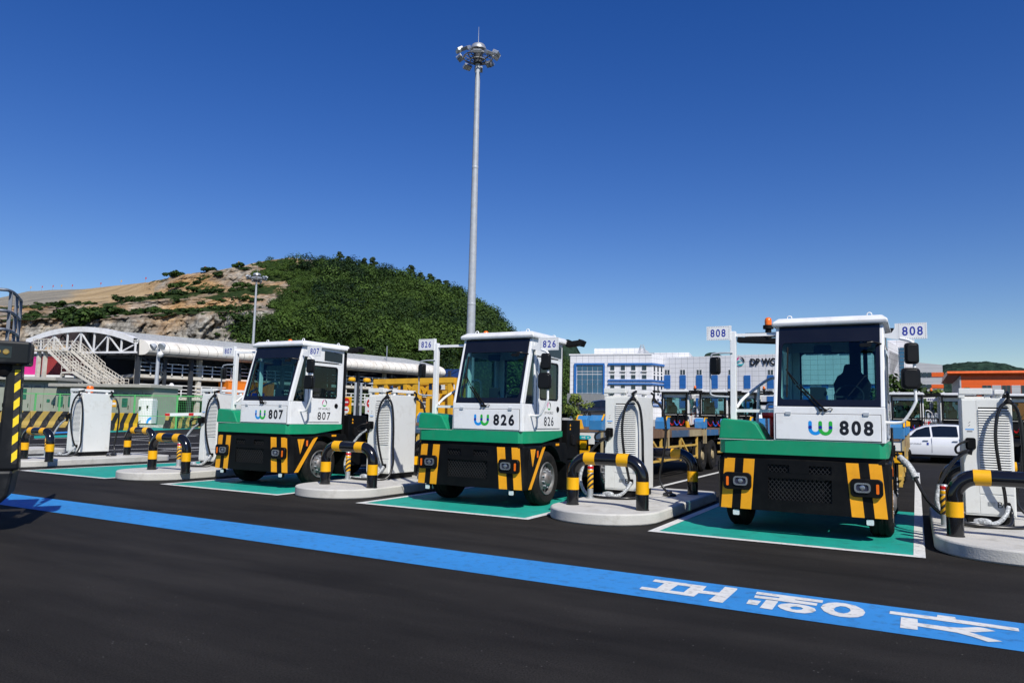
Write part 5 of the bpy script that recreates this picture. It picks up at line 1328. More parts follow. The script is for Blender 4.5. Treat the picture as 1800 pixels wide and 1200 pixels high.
# ------------------------------------------------------------------ terminal tractors
HWD = 1.15
m_grille = mat('grille_mesh', (.025, .025, .026), .5, .2)
def front_y(x): return .055*(min(abs(x), 1.05)/1.05)**2
def side_end(z): return .30+.74*max(0, z-.34)
def make_tractor(label, loc, rear=False):
    root = thing('yard_truck', label, 'truck', loc, 0, 'white and green yard trucks')
    # bumper shell: columns right of centre, mirrored
    rows = [.34, .42, .50, .81, .885, .995, 1.06, 1.085]
    xs_ = [0, .21, .42, .60, .755, .88, 1.035]
    def col(i, z):
        lean = .03*max(0, (z-1.06)/.025)
        if i < len(xs_):
            x = xs_[i]+(.06*(1-(z-.34)/.74) if i in (3,4,5,6) else 0)
            return (x, front_y(x)+lean, z)
        k = i-len(xs_)
        if k == 0: return (1.115-lean*.5, .085+lean*.5, z)
        if k == 1: return (HWD-lean, .16, z)
        if k == 2: return (HWD-lean, side_end(z)-.115, z)
        return (HWD-lean, side_end(z), z)
    nc = len(xs_)+4; bm_ = MB()
    for sgn in (1, -1):
        for i in range(nc-1):
            for j in range(len(rows)-1):
                if i in (0, 1) and (j == 2 or j == 4): continue
                mi = 1 if (i in (3, 5) or i == nc-2) and j < 6 else 0
                ps = [col(i, rows[j]), col(i+1, rows[j]), col(i+1, rows[j+1]), col(i, rows[j+1])]
                bm_.quad(*[(p[0]*sgn, p[1], p[2]) for p in ps], mi)
    bm_.build('bumper', [m_black_plastic, m_amber], root, solid=.03)
    bk = MB(); bk.box(-.5, .5, .10, .12, .45, 1.04); bk.build('grille_backing', m_black_matt, root)
    for (z0, z1_, nb) in ((.50, .81, 15), (.885, .995, 15)):
        gb = MB(); hh = z1_-z0; pit = .84/nb
        for k in range(-3, nb+3):
            for s in (1, -1):
                x0 = -.42+k*pit; x1 = x0+s*hh*.8; 
                t0, t1 = 0.0, 1.0; dx = x1-x0
                for lim, sg in ((-.42, 1), (.42, -1)):
                    tt = (lim-x0)/dx
                    if (dx > 0) == (sg > 0): t0 = max(t0, tt)
                    else: t1 = min(t1, tt)
                if t1-t0 < .05: continue
                a, b = Vector((x0+dx*t0, .03, z0+(z1_-z0)*t0)), Vector((x0+dx*t1, .03, z0+(z1_-z0)*t1))
                gb.bar(a, b, .008, .006)
        if z0 > .8:
            gp = MB(); gp.box(-.13, .13, -.003, .05, z0, z1_); gp.build('grille_blank', m_black_plastic, root)
        gb.build('grille', m_grille, root)
    for s in (1, -1):
        hl = MB(); hl.prism(rrect(s*.85, .735, .40, .245, .06), 'y', -.012, .12); h = hl.build('headlight', m_black_plastic, root, smooth=30, bevel=.01)
        q = MB(); q.ring(rrect(s*.80, .74, .20, .13, .045), rrect(s*.80, .74, .16, .09, .03), lambda x, z: (x, -.03, z)); q.ring(rrect(s*.80, .74, .20, .13, .045), rrect(s*.80, .74, .20, .13, .045), lambda x, z: (x, -.012, z))
        r_ = MB(); oo = rrect(s*.80, .74, .20, .13, .045); ii = rrect(s*.80, .74, .155, .088, .03)
        n_ = len(oo); P = lambda p, y: (p[0], y, p[1])
        for k in range(n_):
            k2 = (k+1) % n_
            r_.quad(P(oo[k],-.013), P(oo[k2],-.013), P(oo[k2],-.032), P(oo[k],-.032)); r_.quad(P(oo[k],-.032), P(oo[k2],-.032), P(ii[k2],-.032), P(ii[k],-.032)); r_.quad(P(ii[k],-.032), P(ii[k2],-.032), P(ii[k2],-.016), P(ii[k],-.016))
        r_.build('lamp_bezel', m_chrome, h)
        l_ = MB(); l_.prism(ii, 'y', -.018, -.0125); l_.build('lens', m_lens, h)
        l2 = MB(); l2.lathe([(0,0),(.03,-.002),(.034,-.008),(.02,-.012),(0,-.013)], (s*.80,-.017,.74), (0,1,0), 14); l2.build('bulb', m_chrome, h)
        am = MB(); am.prism(rrect(s*.985, .73, .035, .13, .012), 'y', -.018, -.011); am.build('indicator', m_orange, h)
        mk = MB(); mk.box(s*.88-.055, s*.88+.055, .07, .13, .235, .325); mk.bar((s*.88,.1,.32), (s*.88,.14,.38), .04); k_ = mk.build('marker_lamp', m_black_plastic, root)
        le = MB(); le.prism(rrect(s*.88, .28, .09, .075, .015), 'y', .06, .072); le.build('lens', m_lens_white, k_)
        # side of bumper: warning triangles, reflector, recess
        X = s*(HWD+.003); P2 = lambda y, z: (X, y, z)
        tr = MB(); tr.add([P2(.235,1.03), P2(.33,1.03), P2(.327,.72)], [(0,1,2)]); tr.add([P2(.337,1.03), P2(.44,1.03), P2(.335,.72)], [(0,1,2)]); tr.build('warning_triangle', m_amber, root)
        rf_ = MB(); rf_.box(min(X, X+s*.008), max(X, X+s*.008), .49, .535, .88, 1.0); rf_.build('reflector', m_orange, root)
        rc = MB(); rc.box(min(X, X+s*.01), max(X, X+s*.01), .17, .215, .86, 1.0); rc.build('side_vent', m_black_matt, root)
        # fender over the wheel and mudguard
        fd = MB()
        x0, x1 = sorted((s*.86, s*HWD))
        pts_o = [(.72,1.085), (.86,1.115), (1.72,1.115), (1.80,.98), (1.80,.22), (1.755,.22), (1.74,.72)]
        fd.prism(pts_o+arc(.97, .52, .57, 28, 148, 12)[0:], 'x', x0, x1); fd.build('fender', m_black_plastic, root)
        fm = MB(); fm.box(min(X, X+s*.006), max(X, X+s*.006), 1.26, 1.40, 1.07, 1.11); fm.build('fender_mark', m_amber, root)
    # green band and deck
    gb = MB()
    outl = [(-1.12,.80), (-1.12,.14), (-1.09,.06), (-1.02,.01), (-.6,-.012), (.6,-.012), (1.02,.01), (1.09,.06), (1.12,.14), (1.12,.75), (1.12,1.62)]
    zb_ = lambda p: 1.135 if p[1] < .8 else 1.235
    for a, b in zip(outl[:-1], outl[1:]):
        gb.quad((*a, zb_(a)), (*b, zb_(b)), (*b, 1.335), (*a, 1.335))
    gb.quad((1.12,1.62,1.235), (-.30,1.62,1.235), (-.30,1.62,1.335), (1.12,1.62,1.335)); gb.quad((-1.12,.80,1.135), (-.30,.80,1.135), (-.30,.80,1.335), (-1.12,.80,1.335))
    gb.add([(p[0], p[1], 1.335) for p in outl]+[(-.30,1.62,1.335), (-.30,.80,1.335)], [list(range(len(outl)+2))])
    gb.build('green_skirt', m_green, root, smooth=30)
    uc = MB(); uc.box(-1.05, 1.08, .05, 1.6, 1.05, 1.134); uc.build('cab_subframe', m_black_matt, root)
    hp_ = MB(); hp_.prism([(-1.115,1.338), (-1.095,1.59), (-1.055,1.635), (-.64,1.60), (-.58,1.56), (-.45,1.338)], 'y', .03, .62); hp_.build('step_box', m_green, root, bevel=.018)
    tr_ = MB(); tr_.box(-1.118, -.33, -.012, -.0, 1.332, 1.338) ; tr_.build('seam_trim', m_white, root)
    # post, rails, sign and mirror on the left
    po = MB(); po.box(-1.0, -.915, .30, .385, 1.60, 2.96); po.build('sign_post', m_white, root, bevel=.008)
    ra = MB(); ra.bar((-.92,.34,2.90), (-.33,.38,2.90), .045); ra.build('tie_rail', m_white, root); ra = MB(); ra.bar((-.92,.34,1.755), (-.33,.3,1.755), .045); ra.build('tie_rail', m_white, root)
    hr = MB(); hr.tube(smoothpath([(-.93,.40,1.80), (-.85,.55,1.95), (-.68,.85,2.15), (-.55,1.05,2.27), (-.44,1.1,2.27), (-.40,1.1,2.1), (-.40,1.1,1.4)], 5), .024, 8); hr.tube([(-.68,.85,2.13), (-.72,.85,1.4)], .022, 8); hr.tube(smoothpath([(-.62,1.15,1.4), (-.62,1.15,1.8), (-.55,1.15,1.88), (-.46,1.15,1.8), (-.46,1.15,1.4)], 5), .02, 8); hr.build('hand_rail', m_white, root, smooth=60)
    def sign(x0, x1, z0, z1_, y):
        sg = MB(); sg.box(x0, x1, y, y+.012, z0, z1_); o = sg.build('number_plate', m_white, root)
        dots = MB(); nx = 13
        for i in range(nx):
            for z in (z0+.012, z1_-.012): dots.box(x0+.02+(x1-x0-.04)*i/(nx-1)-.004, x0+.02+(x1-x0-.04)*i/(nx-1)+.004, y-.0015, y, z-.004, z+.004)
        for i in range(1, 7):
            for x in (x0+.02, x1-.02): dots.box(x-.004, x+.004, y-.0015, y, z0+.012+(z1_-z0-.024)*i/7-.004, z0+.012+(z1_-z0-.024)*i/7+.004)
        kind(dots.build('perforations', m_graydark, o), 'stuff'); return o
    sign(-1.35, -.99, 2.83, 3.045, .29); s2 = MB(); s2.box(-1.01, -.985, .29, .36, 2.82, 3.05); s2.build('sign_flange', m_white, root)
    mt = MB(); mt.tube(smoothpath([(-.96,.30,2.63), (-1.2,.26,2.62), (-1.28,.25,2.55), (-1.285,.25,2.1), (-1.26,.25,1.98), (-1.02,.32,1.96)], 4), .014, 8); mt.build('mirror_arm', m_grey_steel, root, smooth=60)
    def mirror(cx, cz, w_, h_, y, tilt=.25):
        mm = MB(); mm.prism(rrect(0, 0, w_, h_, w_*.25), 'y', -.05, .012); mm.prism(rrect(0, 0, w_*.8, h_*.85, w_*.2), 'y', -.075, -.05); o = mm.build('mirror', m_mirror_back, root, smooth=30, bevel=.012)
        o.location = (cx, y, cz); o.rotation_euler = (0, 0, tilt)
        gl_ = MB(); gl_.prism(rrect(0, 0, w_*.9, h_*.92, w_*.22), 'y', .0125, .015); gl_.build('mirror_glass', m_chrome, o)
    mirror(-1.20, 2.43, .16, .27, .25, -.3)
    # sign, mirrors on the right
    sign(1.27, 1.63, 2.765, 2.985, .30)
    fl_ = MB(); fl_.prism([(1.10,2.80), (1.10,2.845), (1.20,2.86), (1.24,2.92), (1.24,2.985), (1.275,2.985), (1.275,2.765), (1.2,2.775)], 'y', .302, .318); fl_.build('sign_bracket', m_white, root)
    mt = MB(); mt.tube(smoothpath([(1.30,.31,2.775), (1.44,.26,2.72), (1.46,.25,2.6), (1.465,.25,2.0), (1.455,.25,1.88), (1.33,.28,1.66), (1.25,.30,1.62), (1.08,.33,1.62)], 5), .02, 10); mt.build('mirror_arm', m_white, root, smooth=60)
    mirror(1.43, 2.56, .175, .29, .24, .25); mirror(1.41, 2.22, .235, .29, .24, .25)
    ar_ = MB(); ar_.tube(smoothpath([(1.08,.28,2.70), (.98,.15,2.72), (.90,.12,2.71)], 4), .014, 8); ar_.prism(rrect(.88, 2.68, .15, .05, .02), 'y', .10, .13); ar_.build('kerb_mirror', m_mirror_back, root, smooth=40)

    # ---- cab
    Lx, Rx, RY = -.33, 1.10, 1.62
    yF = lambda z: .02+max(0, z-1.82)*.27
    cb = MB()
    cb.box(Lx, Rx, 0, .05, 1.338, 1.82)
    cb.box(Rx-.05, Rx, .051, RY, 1.338, 1.82); cb.box(Lx, Lx+.05, .051, RY, 1.338, 1.82)
    for x0, x1 in ((Lx, Lx+.05), (Rx-.05, Rx)):
        cb.prism([(yF(1.82)-.02,1.8205), (yF(3.0),3.0), (yF(3.0)+.11,3.0), (yF(1.82)+.09,1.8205)], 'x', x0, x1)
        cb.prism([(yF(2.80)+.105,2.80), (yF(3.0)+.1105,3.0), (RY,3.0), (RY,2.70), (.50,2.70), (.50,2.80)], 'x', x0, x1)
        cb.box(x0, x1, .45, .54, 1.8205, 2.70); cb.box(x0, x1, RY-.16, RY, 1.8205, 2.70)
    cb.box(Lx+.0505, Rx-.0505, RY-.05, RY, 1.338, 1.90); cb.box(Lx+.0505, Rx-.0505, RY-.05, RY, 2.72, 3.0)
    cb.box(Lx+.0505, Lx+.16, RY-.05, RY, 1.9005, 2.7195); cb.box(Rx-.16, Rx-.0505, RY-.05, RY, 1.9005, 2.7195)
    cb.build('cab', m_white, root, bevel=.010)
    fl = MB(); fl.box(Lx+.06, Rx-.06, .06, RY-.06, 1.345, 1.38); fl.box(Lx+.06, Rx-.06, .06, .42, 1.38, 1.86); fl.box(Lx+.052, Lx+.058, .06, RY-.06, 1.38, 1.82); fl.box(Rx-.058, Rx-.052, .06, RY-.06, 1.38, 1.82); fl.box(Lx+.06, Rx-.06, RY-.06, RY-.052, 1.38, 1.9); fl.box(Lx+.06, Rx-.06, .40, RY-.06, 2.97, 2.995)
    fl.build('cab_lining', m_dark, root)
    S = lambda off: (lambda x, z: (x, yF(z)+off, z))
    def srect(x0, x1, z0, z1_, r, off, corner=False):
        return ([(x, z) for x, z in (rrect_corner if corner else rrect)((x0+x1)/2, (z0+z1_)/2, x1-x0, z1_-z0, *(() if corner else (r,)))])
    wf = MB(); oo = rrect_corner((Lx+Rx)/2, 2.41, 1.33, 1.16); ii = rrect((Lx+Rx)/2, 2.335, 1.23, .83, .05)
    wf.ring(oo, ii, S(-.012)); wf.build('windscreen_border', m_black_gloss, root, solid=.012)
    wg = MB(); wg.quad(S(.003)(Lx+.07, 1.90), S(.003)(Rx-.07, 1.90), S(.003)(Rx-.07, 2.78), S(.003)(Lx+.07, 2.78)); wg.build('windscreen', m_glass, root)
    hgap = MB(); hgap.box(Lx+.022, Rx-.047, -.004, 0, 1.352, 1.723); hgap.build('hatch_gap', m_black_matt, root)
    ht_ = MB(); ht_.box(Lx+.03, Rx-.055, -.012, 0, 1.36, 1.715); ht_.build('front_hatch', m_white, root, bevel=.006)
    for x in (Lx+.20, Rx-.23):
        h2 = MB(); h2.box(x-.035, x+.035, -.028, -.004, 1.705, 1.745); h2.build('hatch_hinge', m_grey_steel, root)
    # side glass and door on the right, plain glass on the left
    for x, nm in ((Rx-.02, 'side_window'), (Lx+.02, 'side_window')):
        w_ = MB(); w_.add([(x, yF(1.82)+.06, 1.815), (x, .46, 1.815), (x, .46, 2.81), (x, yF(2.81)+.09, 2.81)], [(0,1,2,3)]); w_.build(nm, m_glass_side, root)
    w_ = MB(); w_.quad((Lx+.02,.53,1.815), (Lx+.02,RY-.15,1.815), (Lx+.02,RY-.15,2.71), (Lx+.02,.53,2.71)); w_.build('side_window', m_glass_side, root)
    dr = MB(); Pd = lambda y, z: (Rx+.014, y, z)
    dr.ring(rrect_corner(1.03, 2.03, .98, 1.28), rrect(1.02, 2.255, .78, .70, .07), Pd); door = dr.build('door', m_white, root, solid=.03)
    dg = MB(); dg.quad((Rx+.002,.6,1.87), (Rx+.002,1.44,1.87), (Rx+.002,1.44,2.63), (Rx+.002,.6,2.63)); dg.build('door_window', m_glass_side, door)
    ds = MB(); oo = rrect(1.02, 2.255, .79, .71, .07); ii = rrect(1.02, 2.255, .73, .65, .06); ds.ring(oo, ii, lambda y, z: (Rx+.017, y, z)); ds.build('window_seal', m_black_matt, door)
    dgp = MB(); dgp.ring(rrect_corner(1.03, 2.03, 1.0, 1.30), rrect_corner(1.03, 2.03, .96, 1.26), lambda y, z: (Rx+.002, y, z)); dgp.build('door_gap', m_black_matt, door)
    dh = MB(); dh.lathe([(0,.012),(.05,.012),(.055,0)], (Rx+.015,1.40,1.745), (1,0,0), 18); dh.build('door_handle', m_black_plastic, door, smooth=40)
    dk_ = MB(); dk_.box(Rx+.0145, Rx+.024, .5, .53, 1.6, 1.66); dk_.build('door_hinge', m_grey_steel, door)
    vt = MB(); vt.prism([(.98,2.74), (1.55,2.72), (1.55,2.93), (.98,2.95)], 'x', Rx+.001, Rx+.012); vt.build('upper_side_window', m_glass_dark, root)
    rw = MB(); rw.quad((Lx+.15,RY-.02,1.89), (Rx-.15,RY-.02,1.89), (Rx-.15,RY-.02,2.73), (Lx+.15,RY-.02,2.73)); rw.build('rear_window', m_glass, root)
    rws = MB(); rws.ring(rrect_corner((Lx+Rx)/2, 2.31, 1.14, .86), rrect((Lx+Rx)/2, 2.31, 1.06, .78, .05), lambda x, z: (x, RY+.004, z)); rws.build('rear_window_seal', m_black_matt, root, solid=-.01)
    # roof
    rf_ = MB(); x0, x1 = Lx-.05, Rx+.06
    rf_.add([(x0,.27,3.0), (x1,.27,3.0), (x1,1.80,3.0), (x0,1.80,3.0), (x0,.25,3.06), (x1,.25,3.06), (x1,1.82,3.06), (x0,1.82,3.06), (x0+.07,.36,3.125), (x1-.07,.36,3.125), (x1-.07,1.74,3.125), (x0+.07,1.74,3.125)],
            [(0,1,2,3), (0,1,5,4), (1,2,6,5), (2,3,7,6), (3,0,4,7), (4,5,9,8), (5,6,10,9), (6,7,11,10), (7,4,8,11), (8,9,10,11)])
    rf_.build('roof', m_white, root, bevel=.02, seg=3)
    for (x, y) in ((-.16,.5), (.92,.5), (-.16,1.6), (.92,1.6)):
        e = MB(); e.tube([(x+.032*math.cos(a), y, 3.15+.032*math.sin(a)) for a in np.linspace(0, 2*math.pi, 12, endpoint=False)], .009, 6, closed=True); e.box(x-.03, x+.03, y-.02, y+.02, 3.123, 3.131); e.build('lifting_eye', m_white, root, smooth=60)
    rb = MB(); rb.obox((-.75, 1.72, 2.95), (1,0,-.06), (0,1,0), (.06,0,1), .42, .09, .045); rb.build('rear_light_arm', m_black_matt, root, bevel=.01)
    rb = MB(); rb.obox((1.28, 1.75, 3.02), (1,0,.1), (0,1,0), (-.1,0,1), .14, .09, .05); rb.obox((1.44, 1.75, 3.03), (.8,0,-.4), (0,1,0), (.4,0,.8), .05, .1, .06); rb.build('rear_light_arm', m_black_matt, root, bevel=.01)
    bb = MB(); bb.cyl((-.66,1.66,2.98), (-.66,1.66,3.14), .05, n=12); bb.cyl((-.66,1.66,3.14), (-.66,1.66,3.20), .085, n=18); bb.build('beacon_base', m_black_matt, root, smooth=40)
    bb = MB(); bb.lathe([(.055,0),(.058,.07),(.05,.11),(.03,.13),(0,.135)], (-.66,1.66,3.20), n=18); bb.build('beacon', m_orange, root, smooth=40)
    # wipers
    def on(x, z, off=-.03): return (x, yF(z)+off, z)
    wp = MB(); wp.cyl((.30,.0,1.775), (.30,-.045,1.775), .022, n=12); wp.cyl((.36,.0,1.772), (.36,-.045,1.772), .022, n=12)
    wp.bar(on(.30,1.775,-.04), on(-.02,2.12,-.035), .018); wp.bar(on(.36,1.775,-.04), on(.02,2.13,-.035), .018); wp.bar(on(-.04,2.14,-.035), on(-.17,2.36,-.03), .012); wp.bar(on(.0,2.14,-.035), on(-.17,2.36,-.03), .012)
    wp.build('wiper_arm', m_black_matt, root); wb = MB(); wb.bar(on(-.15,1.95,-.025), on(-.155,2.68,-.025), .016, .025); wb.build('wiper_blade', m_rubber, root)
    hs_ = MB(); hs_.tube(smoothpath([(.38,-.02,1.775), (.42,-.03,1.80), (.45,-.02,1.79), (.43,-.01,1.76)], 4), .006, 6); hs_.build('washer_hose', m_black_matt, root)
    # inside the cab
    se = MB(); se.prism(rrect(.62, 1.75, .5, .16, .05), 'y', .85, 1.30); se.prism([(.40,1.8), (.84,1.8), (.88,2.2), (.82,2.32), (.75,2.36), (.72,2.50), (.52,2.50), (.49,2.36), (.42,2.32), (.36,2.2)], 'y', 1.22, 1.36); se.box(.5, .74, .95, 1.25, 1.38, 1.68); se.build('seat', m_seat, root, bevel=.03)
    sw = MB(); sw.tube([(.62+.19*math.cos(a), .62+.08*math.sin(a), 1.98+.17*math.sin(a)) for a in np.linspace(0, 2*math.pi, 24, endpoint=False)], .014, 8, closed=True); sw.bar((.62,.62,1.98), (.62,.45,1.5), .06); sw.bar((.43,.62,1.98), (.81,.62,1.98), .025); sw.build('steering_wheel', m_dark, root, smooth=60)
    co = MB(); co.box(.08, .34, .9, 1.3, 1.38, 1.86); co.box(.1, .32, .55, .6, 1.9, 2.12); co.bar((.2,.58,1.86), (.2,.58,1.92), .05); co.build('console', m_dark, root, bevel=.01); cy = MB(); cy.box(.13, .27, .9, .95, 1.862, 1.885); cy.build('console_label', m_yellow, root)
    vz = MB(); vz.prism(rrect(.30, 2.66, .24, .12, .03), 'y', .36, .39); vz.build('sun_visor', m_dark, root)
    pl_ = MB(); pl_.bar((.80,1.5,1.9), (.80,1.5,2.95), .06); pl_.bar((.66,1.45,2.3), (.66,1.45,2.95), .16, .05); pl_.build('rear_pillar', m_dark, root)
    # chassis behind the cab
    ch = MB(); ch.box(-.48, -.36, .5, 4.7, .72, .98); ch.box(.36, .48, .5, 4.7, .72, .98)
    for y in (.6, 2.0, 3.3, 4.6): ch.box(-.359, .359, y, y+.14, .76, .94)
    ch.build('chassis', m_black_matt, root)
    bx = MB(); bx.box(.60, 1.13, 1.83, 2.45, .80, 1.545); bx.build('power_box', m_black_plastic, root, bevel=.012)
    bx = MB(); bx.prism(rrect(2.1, 1.17, .2, .2, .03), 'x', 1.13, 1.16); bx.build('charge_socket', m_black_matt, root, smooth=30)
    for zz in (1.43, 1.36):
        w3 = MB(); w3.add([(1.133,1.93,zz), (1.133,1.99,zz), (1.133,1.96,zz+.05)], [(0,1,2)]); w3.build('warning_sticker', m_amber, root)
    bt = MB(); bt.box(-1.13, -.55, 1.0, 3.0, .45, 1.20); bt.build('battery_box', m_black_plastic, root, bevel=.02)
    bt = MB(); bt.box(.60, 1.12, 1.86, 3.0, .40, .78); bt.build('battery_box', m_black_plastic, root, bevel=.02)
    yl = MB(); yl.box(1.03, 1.25, 2.47, 2.5, .98, 1.14); yl.build('yellow_plate', m_yellow, root); yl = MB(); yl.box(1.0, 1.28, 2.501, 2.53, .95, 1.17); yl.build('plate_frame', m_black_matt, root)
    rq = MB(); rq.box(-.28, 1.04, 1.64, 1.70, 1.345, 1.84); rq.build('rear_equipment_panel', m_black_matt, root)
    rs = MB(); rs.box(-1.05, .5, 1.72, 1.78, 1.30, 1.34); 
    for x in (-.9, -.25, .2, 1.0): rs.bar((x,1.75,1.0), (x,1.75,2.98 if x in (-.25, 1.0) else 1.9), .07)
    rs.bar((-.9,1.75,1.9), (1.0,1.75,1.9), .06); rs.bar((-.25,1.75,2.95), (1.0,1.75,2.95), .08); rs.bar((-1.05,1.76,3.05), (1.2,1.76,3.05), .08); rs.build('rear_frame', m_black_matt, root)
    for k, (x, m) in enumerate(((-.15, m_red), (.05, m_blue_hose), (.3, m_red))):
        hc = MB(); n = 40; hc.tube([(x+.012*k+.5*i/n*.6, 1.86+.045*math.cos(i*1.3), 1.55-.22*math.sin(math.pi*i/n)+.045*math.sin(i*1.3)) for i in range(n)], .014, 5); hc.build('air_hose', m, root, smooth=60)
    for x in (-.50, -.41):
        fx = MB(); fx.lathe([(0,0),(.06,.0),(.065,.03),(.065,.30),(.03,.37),(.03,.40),(0,.40)], (x+.02,.95,1.36), (0,0,1), 14); fx.build('fire_extinguisher', m_red, root, smooth=40)
    fx = MB(); fx.cyl((-.62,.8,1.70), (-.36,.8,1.70), .055, n=14); fx.build('red_cylinder', m_red, root, smooth=40)
    fw = MB(); fw.prism([(-.4,3.3), (.4,3.3), (.45,3.9), (.2,4.5), (.08,4.5), (.08,4.05), (-.08,4.05), (-.08,4.5), (-.2,4.5), (-.45,3.9)], 'z', 1.12, 1.18); fw.box(-.35, .35, 3.4, 4.0, .981, 1.12); fw.build('fifth_wheel', m_black_matt, root)
    # wheels
    def wheel(cx, cy, s, dual=False):
        w = .30; o_ = MB(); Rr = .49
        prof = [(.30,-w/2+.02), (.34,-w/2), (.42,-w/2-.006), (.465,-w/2+.02), (.488,-w/2+.05), (Rr,-w*.3), (Rr,-.055), (Rr-.012,-.05), (Rr-.012,-.03), (Rr,-.025), (Rr,.025), (Rr-.012,.03), (Rr-.012,.05), (Rr,.055), (Rr,w*.3), (.488,w/2-.05), (.465,w/2-.02), (.42,w/2+.006), (.34,w/2), (.30,w/2-.02), (.285,w/2-.04), (.285,-w/2+.04), (.30,-w/2+.02)]
        o_.lathe(prof, (0,0,0), (1,0,0), 40)
        ty = o_.build('wheel', m_rubber, root, smooth=30); ty.location = (cx, cy, .485)
        rm = MB(); f = w/2*s
        rm.lathe([(.298,f-.02*s),(.29,f-.0*s),(.275,f-.005*s),(.265,f-.05*s),(.25,f-.075*s),(.16,f-.035*s),(.145,f-.03*s),(.14,f+.0*s),(.12,f+.03*s),(.07,f+.05*s),(0,f+.052*s)] if not dual else [(.298,f-.02*s),(.28,f-.005*s),(.26,f-.14*s),(.14,f-.16*s),(.13,f-.05*s),(0,f-.04*s)], (0,0,0), (1,0,0), 32)
        rm.build('rim', m_rim, ty, smooth=35)
        hl_ = MB(); nt_ = MB()
        for k in range(10):
            a = 2*math.pi*k/10; c_ = (f-.055*s, .215*math.cos(a), .215*math.sin(a))
            hl_.lathe([(.024,.006*s),(.024,0),(0,0)], (f-.052*s+.0, c_[1], c_[2]), (1,0,0), 10)
            b_ = (f-.03*s, .155*math.cos(a+.3), .155*math.sin(a+.3)); nt_.cyl((f-.05*s, b_[1], b_[2]), (f+.012*s, b_[1], b_[2]), .015, n=6)
        hl_.build('rim_holes', m_black_matt, ty); nt_.build('wheel_nuts', m_grey_steel, ty)
        return ty
    wheel(.985, .97, 1); wheel(-.985, .97, -1)
    for s in (1, -1): wheel(s*.98, 3.9, s, True); wheel(s*.65, 3.9, s, True)
    ax = MB(); ax.cyl((-.9,.97,.485), (.9,.97,.485), .07); ax.cyl((-.9,3.9,.485), (.9,3.9,.485), .1); ax.build('axle', m_black_matt, root)
    for s in (1, -1):
        mg = MB(); a_ = arc(3.9, .5, .58, 25, 155, 10); b_ = arc(3.9, .5, .555, 155, 25, 10); x0, x1 = sorted((s*.5, s*1.14)); mg.prism(a_+b_, 'x', x0, x1); mg.build('rear_mudguard', m_black_plastic, root)
    # front emblem: two interlocking rounded strokes
    def stroke(cx, m):
        r, wd, zt, zc = .066, .047, 1.60, 1.515
        e = MB(); Po = lambda x, z: (x, -.0135, z)
        o1 = [(cx-r-wd/2, zt)]+arc(cx, zc, r+wd/2, 180, 360, 12)+[(cx+r+wd/2, zt)]; i1 = [(cx-r+wd/2, zt)]+arc(cx, zc, r-wd/2, 180, 360, 12)+[(cx+r-wd/2, zt)]
        for k in range(len(o1)-1): e.quad(Po(*o1[k]), Po(*o1[k+1]), Po(*i1[k+1]), Po(*i1[k]))
        for sx in (-1, 1):
            cap = [Po(*p) for p in arc(cx+sx*r, zt, wd/2, 0, 180, 8)]; e.add(cap, [list(range(9))])
        e.build('emblem', m, root); return r
    r = stroke(.225, m_logo_blue)
    e = MB(); cx2 = .225+.132; Po = lambda x, z: (x, -.0145, z); wd = .047; zt, zc = 1.60, 1.515; rr = .066
    o1 = [(cx2-rr-wd/2, zt)]+arc(cx2, zc, rr+wd/2, 180, 360, 12)+[(cx2+rr+wd/2, zt)]; i1 = [(cx2-rr+wd/2, zt)]+arc(cx2, zc, rr-wd/2, 180, 360, 12)+[(cx2+rr-wd/2, zt)]
    for k in range(len(o1)-1): e.quad(Po(*o1[k]), Po(*o1[k+1]), Po(*i1[k+1]), Po(*i1[k]))
    for sx in (-1, 1): e.add([Po(*p) for p in arc(cx2+sx*rr, zt, wd/2, 0, 180, 8)], [list(range(9))])
    e.build('emblem', m_logo_green, root)
    for x in (.225-.066, .225+.066, cx2+.066):
        dt = MB(); dt.add([(p[0], -.0155, p[1]) for p in arc(x, 1.535, .024, 0, 337.5, 15)], [list(range(16))]); dt.build('emblem_dot', m_logo_navy, root)
    # door emblem and name
    swirl(1.03, 1.80, .075, lambda y, z: (Rx+.0155, y, z), door, (m_logo_pink, m_logo_green, m_ink))
    text('DP WORLD', .36, .045, (Rx+.0155, 1.03, 1.675), (0,1,0), (0,0,1), m_ink, door, 'lettering', .0)
    return root
def number(root, num, rear=False):
    door = [c_ for c_ in root.children if c_.name.startswith('door')][0]
    text(num, .42, .20, (.745, -.0138, 1.535), (1,0,0), (0,0,1), m_ink, root, 'fleet_number', .04, 1.32)
    text(num, .40, .17, (1.1155, 1.03, 1.52), (0,1,0), (0,0,1), m_ink, door, 'fleet_number', .012, 1.25)
    text(num, .23, .12, (-1.175, .2885, 2.938), (1,0,0), (0,0,1), m_navy, root, 'fleet_number', .018, 1.25)
    text(num, .25, .125, (1.455, .2985, 2.875), (1,0,0), (0,0,1), m_navy, root, 'fleet_number', .018, 1.25)
tr826 = make_tractor('white and green yard truck numbered 826 in the middle of the row', (-7.06, 11.25, 0))
tr807 = dup(tr826, 'white and green yard truck numbered 807, leftmost of the three', (-12.52, 11.2, 0))
tr808 = dup(tr826, 'white and green yard truck numbered 808, rightmost and nearest of the three', (-1.46, 11.08, 0))
rear_src = copy_tree(tr826)
number(tr826, '826'); number(tr807, '807'); number(tr808, '808')
rear_list = [(1203, 39, '827', 'just right of the middle charger'), (1268, 38.5, '816', 'just left of the rightmost truck\'s post'), (1318, 38, '810', 'behind the rightmost truck\'s hand rail'),
             (1596, 36.5, '828', 'behind the white car\'s bonnet'), (1682, 36, '831', 'behind the white car\'s roof'), (1782, 35.5, '815', 'behind the right edge charger')]
